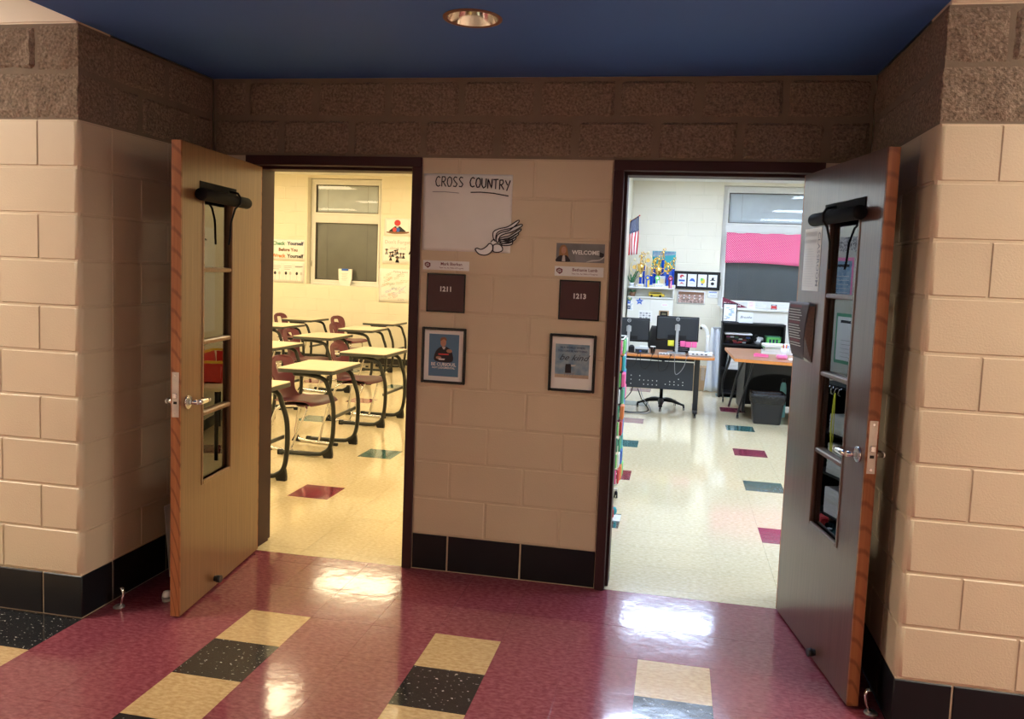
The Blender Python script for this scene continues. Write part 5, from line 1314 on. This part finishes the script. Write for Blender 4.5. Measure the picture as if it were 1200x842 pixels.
trophy(px(765.5), 8.30, .06, .22, .020, 'figure', 'trophy with blue column and gold figure between two taller trophies')
trophy(px(781), 8.12, .035, .17, .022, 'figure', 'short trophy with wide blue column at the shelf end')
trophy(px(749.5), 8.10, .05, .10, .018, 'cup', 'trophy with gold cup and blue column beside the flag')
trophy(px(741), 8.28, .04, .16, .016, 'wreath', 'small trophy with pale wreath behind the gold cup', 'gold_pale')
trophy(px(752.5), 8.30, .04, .30, .016, 'figure', 'slim trophy with blue column behind the gold cup')
trophy(px(787), 8.30, .05, .24, .018, 'figure', 'trophy with blue column in front of the poster edge')
trophy(px(762), 8.12, .04, .13, .020, 'figure', 'short trophy with blue column beside the blue and yellow ribbon')
trophy(px(770), 8.14, .03, .08, .020, 'cup', 'low gold cup trophy on a short blue column at the shelf front')
for k, (u_, mt_, mt2, lab_) in enumerate(((758, 'blue_ink', 'yellow_ink', 'blue and yellow award ribbon leaning on a trophy'), (769.5, 'lime_plastic', 'white_plastic', 'green award rosette in front of the trophies'), (784.5, 'maroon_ink', 'pink_plastic', 'maroon award ribbon at the end of the trophies'))):
    t = thing('award_ribbon', lab_, 'ribbon', (px(u_), 8.085, TZ2), group='award ribbons among the trophies')
    mb = MB(); mb.lathe([(.001, -.004), (.034, -.004), (.040, 0), (.034, .004), (.001, .004)], 14); o = mb.build('rosette', mt_, t); o.location = (0, 0, .145); o.rotation_euler = (UP, 0, 0)
    MB().cyl((0, -.008, .145), (0, -.004, .145), .018, n=14).build('button', mt2, t)
    for s_ in (-1, 1): MB().box((s_*.014-.011, -.002, .0), (s_*.014+.011, .002, .13)).build('tail', mt_ if s_ < 0 else mt2, t)
t = thing('ribbon_card', 'white card with blue writing at the front of the trophy shelf', 'card', (px(772), 8.06, TZ2))
MB().box((-.06, 0, 0), (.06, .006, .065), bev=.001).build('card', 'white_paper', t); MB().stroke([(-.045+.01*k, .02+.02*(k % 2)) for k in range(10)], .005, 0, 'blue_ink').build('writing', None, t, fix=False); t.children[-1].rotation_euler = (UP, 0, 0); t.children[-1].location = (0, -.0008, 0)
# teal poster on the wall behind
t = poster('teal_poster', 'teal and blue poster with yellow rings behind the trophies', .955, 1.54, 1.312, 2.045, 'teal_ink')
mb = MB().rect(-.17, -.24, .17, -.02, .0075, 'blue_ink').poly([(-.17, .16), (.17, .2), (.17, .245), (-.17, .245)], .0075, 'sky_print')
for cx_, cy_, r_ in ((-.10, .09, .05), (-.02, .05, .06), (.06, .0, .06), (.12, -.08, .055)): mb.stroke([(cx_+r_*math.cos(2*PI*i/20), cy_+r_*math.sin(2*PI*i/20)) for i in range(20)], .026, .0082, 'yellow_ink', closed=True)
mb.poly([(.02, -.24), (.10, -.24), (.06, -.12)], .0079, 'maroon_ink').poly([(.08, -.24), (.15, -.24), (.14, -.1)], .0079, 'teal_ink'); mb.build('print', None, t, fix=False)
# things in the niche and on the doors
t = thing('pencil_case', 'yellow school bus pencil case in the cabinet niche', 'pencil case', (px(769), 8.16, 1.336))
MB().box((-.115, -.05, .012), (.085, .05, .075), bev=.012).box((.08, -.045, .012), (.125, .045, .05), bev=.01).build('body', 'yellow_ink', t)
for x in (-.07, .06): MB().cyl((x, -.055, .018), (x, .055, .018), .018, n=12).build('wheel', 'black_plastic', t)
MB().box((-.10, -.052, .052), (.07, -.0495, .066)).build('stripe', 'black_ink', t)
t = thing('potted_plant', 'small potted plant with trailing leaves at the cabinet end', 'plant', (.70, 8.13, 1.336))
MB().lathe([(.001, 0), (.035, 0), (.048, .07), (.044, .07), (.03, .055), (.001, .055)], 14).build('pot', 'brown_ink', t)
for k in range(16):
    a = k*2.4; r_ = .03+.045*rc.random(); z = .06+.05*rc.random()
    c_, s_ = math.cos(a), math.sin(a); MB().add([(c_*.01, s_*.01, .05), (c_*r_-s_*.016, s_*r_+c_*.016, z), (c_*r_*1.6, s_*r_*1.6, z-.02), (c_*r_+s_*.016, s_*r_-c_*.016, z)], [(0, 1, 2, 3)]).build('leaf', 'leaf_green', t, fix=False)
t = thing('artificial_plant', 'green leafy plant beside the gold cup on the white cabinet', 'plant', (.675, 8.17, TZ2))
MB().lathe([(.001, 0), (.03, 0), (.04, .06), (.036, .06), (.001, .05)], 12).build('pot', 'white_plastic', t)
for k in range(22):
    a = k*2.4; r_ = .04+.06*rc.random(); z = .08+.16*rc.random(); c_, s_ = math.cos(a), math.sin(a)*.6
    MB().add([(0, 0, .05), (c_*r_-s_*.02, s_*r_+c_*.02, z), (c_*r_*1.4, s_*r_*1.4, z+.02), (c_*r_+s_*.02, s_*r_-c_*.02, z-.01)], [(0, 1, 2, 3)]).build('leaf', 'leaf_green', t, fix=False)
def sticker(name, lab, cat, u_, v_):
    return thing(name, lab, cat, (px(u_), Y0-.0005, v_), wall_rot())
zz = lambda v_: 1.336-(v_-350)/77.5
t = sticker('blue_star', 'bright blue star sticker on the white cabinet door', 'sticker', 750, zz(355.5))
pts = [((.062 if k % 2 == 0 else .026)*math.sin(PI*k/5), (.062 if k % 2 == 0 else .026)*math.cos(PI*k/5)) for k in range(10)]
MB().prism(pts, 0, .003, 'blue_ink').build('star', None, t); MB().rect(-.018, -.006, .018, .006, .0035, 'pale_ink').build('writing', None, t, fix=False)
t = sticker('round_seal', 'round green and gold seal sticker on the white cabinet', 'sticker', 738.3, zz(352.5))
MB().lathe([(.001, 0), (.034, 0), (.034, .002), (.001, .002)], 20).build('disc', 'green_ink', t); MB().lathe([(.001, .002), (.022, .002), (.022, .003), (.001, .003)], 18).build('centre', 'gold_pale', t)
t = sticker('oval_sticker', 'white oval sticker with pink writing on the cabinet door', 'sticker', 779.5, zz(358.5))
MB().prism([(.055*math.cos(2*PI*i/20), .03*math.sin(2*PI*i/20)) for i in range(20)], 0, .002, 'white_paper').build('oval', None, t); MB().stroke([(-.03+.006*k, .008*(-1)**k) for k in range(11)], .005, .0024, 'pink_note').build('writing', None, t, fix=False)
t = sticker('notice_sheet', 'white printed notice grid on the white cabinet door', 'notice', 757.5, zz(372.5))
MB().box((-.10, -.085, 0), (.10, .085, .001)).build('sheet', 'white_paper', t)
mb = MB()
for i in range(4):
    for j in range(4): mb.rect(-.085+.044*i, -.07+.034*j, -.052+.044*i, -.047+.034*j, .0014, 'grey_ink' if (i+j) % 2 else 'pale_ink')
mb.build('print', None, t, fix=False)
t = sticker('trophy_drawing', 'pale blue line drawing sheet on the white cabinet', 'drawing', 740, zz(361.5))
MB().box((-.038, -.065, 0), (.038, .065, .001)).build('sheet', 'white_paper', t)
mb = MB().stroke([(-.02, .04), (0, .01), (.02, .04)], .008, .0014, 'sky_print').stroke([(0, .01), (0, -.04)], .008, .0014, 'sky_print').stroke([(-.02, -.045), (.02, -.045)], .008, .0014, 'sky_print'); mb.build('drawing', None, t, fix=False)
for k, (v_, mt_, lab_) in enumerate(((356.5, 'blue_ink', 'purple blue square sticker above another on the cabinet'), (363, 'navy_ink', 'dark blue square sticker below another on the cabinet'))):
    t = sticker('square_sticker', lab_, 'sticker', 735.0, zz(v_)-.0); t.location.x = .655
    MB().box((-.022, -.028, 0), (.022, .028, .0015)).build('square', mt_, t); MB().rect(-.012, -.008, .012, .01, .002, 'pale_ink').build('mark', None, t, fix=False)
t = sticker('award_plaque', 'wooden award plaque with black plate on the cabinet door', 'plaque', 779, zz(371.5))
MB().box((-.075, -.10, 0), (.075, .085, .014), bev=.004).build('board', 'cardboard', t); MB().box((-.055, -.07, .014), (.055, .07, .016), bev=.001).build('plate', 'black_gloss', t)
mb = MB()
for k in range(4): mb.rect(-.035, .04-.02*k, .035, .046-.02*k, .0165, 'gold_pale')
mb.build('engraving', None, t, fix=False)

# flag on a short staff from the dividing wall
t = thing('flag', 'American flag hanging from a slanted staff with red tip', 'flag', (.61, 8.0, 2.46))
MB().cyl((0, 0, 0), (.012, 0, 0), .03, n=14).build('bracket', 'gold', t)
MB().cyl((.005, 0, -.005), (.135, 0, .082), .007, n=10).build('staff', 'door_veneer', t)
MB().ball((.14, 0, .086), (.012, .012, .012), n=10, k=6).build('tip', 'red_ink', t)
def fl_pt(a, b):
    x = .008+.130*a; top_ = -.006+.088*a; bot = -.51+.02*a
    return (x-.012*(1-b)*(1-a)+.006*math.sin(b*6+a*5), .02*math.sin(a*9+b*3)*(1-.5*b), bot+(top_-bot)*b)
def fl_patch(a0, a1, b0, b1, mt_, mb, off=0, n_=4, m2=6):
    mb.grid(lambda a, b: tuple(Vector(fl_pt(a0+(a1-a0)*a, b0+(b1-b0)*b))+Vector((0, off, 0))), n_, m2, mt_)
mb = MB()
for k in range(7): fl_patch(k/7, (k+1)/7, 0, .62 if k > -1 else 1, 'red_ink' if k % 2 == 0 else 'white_paper', mb)
mb.build('stripes', None, t, fix=False).modifiers.new('thick', 'SOLIDIFY').thickness = .0015
mb = MB(); fl_patch(0, 1, .62, 1, 'navy_ink', mb, 0, 8, 6); mb.build('canton', None, t, fix=False).modifiers.new('thick', 'SOLIDIFY').thickness = .0015
mb = MB()
for i in range(6):
    for j in range(9):
        a, b = (i+.5+.5*(j % 2)*.9)/6.6, .64+.34*j/8.6; p = Vector(fl_pt(a, b)); r_ = .0068
        mb.add([tuple(p+Vector(((r_ if k % 2 == 0 else r_*.42)*math.sin(PI*k/5), -.004, (r_ if k % 2 == 0 else r_*.42)*math.cos(PI*k/5)))) for k in range(10)], [tuple(range(10))], 'white_plastic')
o = mb.build('stars', None, t, fix=False); o['kind'] = 'stuff'

# framed strip of four prints, team photograph, small logo sheet
t = thing('print_strip', 'long black frame holding four white emblem prints', 'picture', (1.65, RY-.0005, 1.611), wall_rot())
MB().box((-.352, -.138, 0), (.352, .138, .012), bev=.003).build('backing', 'black_plastic', t)
a, b = .352, .138; MB().box((-a, -b, .012), (-a+.012, b, .02)).box((a-.012, -b, .012), (a, b, .02)).box((-a, -b, .012), (a, -b+.012, .02)).box((-a, b-.012, .012), (a, b, .02)).build('frame', 'black_gloss', t)
for k in range(4):
    c_ = -.225+.155*k+.0; p_ = MB().rect(c_-.066, -.095, c_+.066, .095, .0126, 'white_paper').build('print', None, t, fix=False)
    mb = MB()
    if k == 0: mb.ell(c_, .055, .032, .028, .013, 'red_ink').ell(c_+.012, .04, .02, .016, .0133, 'white_paper').rect(c_-.046, -.02, c_+.046, .006, .013, 'blue_ink').poly([(c_-.042, -.07), (c_, -.03), (c_+.042, -.07), (c_, -.052)], .013, 'red_ink')
    elif k == 1: mb.poly(smooth_pts([(c_-.04, -.01), (c_-.01, .03), (c_+.03, .02), (c_+.045, -.025), (c_+.01, -.01)]), .013, 'blue_ink').rect(c_-.03, -.05, c_+.03, -.044, .013, 'pale_ink')
    elif k == 2: mb.ell(c_+.008, -.005, .034, .042, .013, 'yellow_ink').ell(c_-.008, .02, .02, .022, .0133, 'lime_plastic').ell(c_, -.055, .016, .012, .013, 'blue_ink')
    else: mb.poly([(c_-.012, .05), (c_+.014, .06), (c_+.02, .015), (c_-.02, .015)], .013, 'black_ink').rect(c_-.04, .006, c_+.04, .016, .013, 'black_ink').ell(c_, -.04, .026, .024, .013, 'black_ink').ell(c_+.034, .05, .008, .008, .013, 'pale_ink')
    mb.build('emblem', None, p_, fix=False)
t = poster('team_photo', 'wide team photograph with white border under the black frame', 1.368, 1.242, 1.79, 1.448)
MB().rect(-.195, -.083, .195, .088, .0072, 'crowd_print').build('photo', None, t, fix=False)
mb = MB().rect(-.195, .045, .195, .088, .0076, 'brown_ink')
for k in range(30): mb.ell(-.185+.37*(k % 15)/14, .028-.045*(k//15)+.008*math.sin(k*2.2), .009, .012, .0078, 'skin_print' if k % 3 else 'white_paper', n=8)
mb.build('team', None, t, fix=False)
t = poster('logo_sheet', 'small white sheet with blue lettering beside the team photograph', 1.832, 1.352, 1.98, 1.462)
mb = MB().stroke([(-.055+.01*k, .025+.012*(k % 2)) for k in range(12)], .010, .0076, 'blue_ink').stroke([(-.045+.012*k, -.02+.008*(k % 2)) for k in range(9)], .006, .0076, 'grey_ink'); mb.build('lettering', None, t, fix=False)

# ------------------------------------------------------------------ dividing wall of room 1213: notice board, black shelves with papers (mirrored in the shaded door's glass)
t, a, b = side_sheet('notice_board', 'beige notice board with speckled scalloped border on the dividing wall', 'notice board', 1, 1.0, 1.0, 3.4, 1.98)
t.location.x += .004
MB().box((-a, -b, 0), (a, b, .012)).build('board', 'board_cork', t)
mb = MB(); n_ = 30; pts = [(-a, b+.02), (a, b+.02)]
for k in range(n_, -1, -1): pts.append((-a+2*a*k/n_, b-.09+.02*(k % 2)))
mb.prism(pts, .012, .016, 'border_print').build('border', None, t)
for (x0, y0, x1, y1, m1, m2, nm) in ((-.55, .05, -.15, .36, 'pink_plastic', 'sky_print', 'pink_sheet'), (-.62, -.42, -.38, -.05, 'green_ink', 'white_paper', 'green_bordered_sheet'), (-.22, -.33, .0, .0, 'orange_ink', 'white_paper', 'orange_bordered_sheet'), (.06, -.42, .30, -.12, 'yellow_ink', 'white_paper', 'yellow_bordered_sheet'), (.4, .0, .75, .34, 'blue_ink', 'white_paper', 'blue_bordered_sheet')):
    p_ = MB().box((x0, y0, .012), (x1, y1, .014)).build(nm, m1, t); MB().rect(x0+.02, y0+.025, x1-.02, y1-.025, .0146, m2).build('inset', None, p_, fix=False)
    mb = MB().rect(x0+.05, y1-.07, x1-.06, y1-.05, .0151, 'black_ink')
    for k in range(5): mb.rect(x0+.05, y0+.05+k*.03, x1-.08, y0+.055+k*.03, .0151, 'pale_ink')
    mb.build('print', None, p_, fix=False)
t = thing('supply_shelf', 'low black supply shelf stacked with papers along the dividing wall', 'shelf', (.63, 1.0, 0))
SD, SH, SL = .30, .95, .52
for a_, b_, nm in (((0, -SL, .0), (SD, -SL+.02, SH), 'side'), ((0, SL-.02, 0), (SD, SL, SH), 'side'), ((0, -SL, SH), (SD+.01, SL, SH+.02), 'top'), ((0, -SL, 0), (.012, SL, SH), 'back'), ((.012, -SL+.02, .62), (SD, SL-.02, .635), 'shelf'), ((.012, -SL+.02, .34), (SD, SL-.02, .355), 'shelf'), ((.012, -SL+.02, .06), (SD, SL-.02, .075), 'shelf')):
    MB().box(a_, b_, bev=.0015).build(nm, 'black_plastic', t)
for k in range(4): MB().tube(bez([(SD+.011, .19+.045*k, SH+.008), (SD+.03, .19+.045*k, SH-.005), (SD+.034, .19+.045*k, SH-.03), (SD+.02, .19+.045*k, SH-.04)]), .005, 6).build('hook', 'chrome', t)
t = thing('lanyard', 'yellow lanyard hanging from a hook of the black shelf', 'lanyard', (.63+SD+.03, 1.235, .925))
MB().tube(bez([(0, 0, 0), (.004, .012, -.2), (.0, .008, -.38), (0, 0, -.40), (0, -.008, -.38), (.002, -.012, -.2), (0, -.002, 0)]), .007, 6, flat=(1.4, .5)).build('strap', 'yellow_note', t); MB().box((-.004, -.015, -.44), (.004, .015, -.40), bev=.003).build('clip', 'black_plastic', t)
for i, (y, z, n_, lab_) in enumerate(((.76, .355, 5, 'paper pile on the middle shelf of the supply shelf beside the jamb'), (1.22, .355, 8, 'tall white paper pile on the middle shelf of the supply shelf'), (.76, .075, 8, 'tall paper pile on the bottom shelf beside the jamb'), (1.22, .075, 7, 'white paper pile on the bottom shelf beside the spinner rack'), (1.22, .635, 5, 'low paper pile on the upper shelf under the hooks'), (.76, .635, 7, 'paper pile on the upper shelf beside the jamb'))):
    t = thing('paper_pile', lab_, 'papers', (.63+.155, y, z))
    for k in range(n_): MB().box((-.12+.012*rc.random(), -.14+.012*rc.random(), .026*k), (.13, .13, .026*k+.023), bev=.002).build('bundle', rc.choice(['white_paper', 'white_paper', 'cream_panel', 'white_plastic']), t)
# spinner rack of coloured pouches, seen edge-on past the door frame
inks2 = ['blue_ink', 'red_ink', 'lime_plastic', 'pink_note', 'white_plastic', 'teal_ink', 'orange_ink', 'green_ink']
t = thing('pouch_rack', 'white rolling rack hung with small coloured pouches just inside the doorway', 'rack', (.905, 1.76, 0))
MB().cyl((0, 0, .06), (0, 0, 1.24), .014, n=12).build('post', 'window_white', t)
for sx, sy in ((1, 0), (-1, 0), (0, 1), (0, -1)):
    MB().box((min(0, sx*.10)-.012*(sx == 0), min(0, sy*.15)-.012*(sy == 0), .052), (max(0, sx*.10)+.012*(sx == 0), max(0, sy*.15)+.012*(sy == 0), .07), bev=.003).build('foot', 'window_white', t)
    caster(t, sx*.09, sy*.14, .022, .048)
for z in (.14, 1.2): MB().tube([(x, y, z) for x, y in rrect(-.10, -.165, .10, .165, .02)], .006, 6, closed=True).build('hoop', 'window_white', t)
for r_ in range(9):
    z = .20+.118*r_
    for c2 in range(3):
        y = -.115+.115*c2
        MB().box((.10, y-.05, z-.052), (.108+.018*rc.random(), y+.05, z+.048), bev=.004).build('pouch', inks2[(r_*3+c2*5+rc.randint(0, 2)) % 8], t)
    for c2 in range(2):
        x = -.05+.10*c2
        MB().box((x-.045, -.172-.012*rc.random(), z-.052), (x+.045, -.165, z+.048), bev=.003).build('pouch', inks2[(r_*5+c2*3+rc.randint(0, 2)) % 8], t)
t = thing('floor_toy', 'red and teal toy on a white card on the floor inside the doorway', 'toy', (1.005, 1.26, 0))
MB().box((-.07, -.07, 0), (.06, .07, .004)).build('card', 'white_paper', t); MB().box((-.06, -.045, .004), (.015, .05, .075), bev=.012).build('body', 'red_ink', t); MB().ball((.017, 0, .05), (.018, .03, .028), n=10, k=6).build('knob', 'teal_ink', t); MB().cyl((-.045, -.05, .022), (-.045, .055, .022), .018, n=12).build('wheel', 'black_plastic', t)
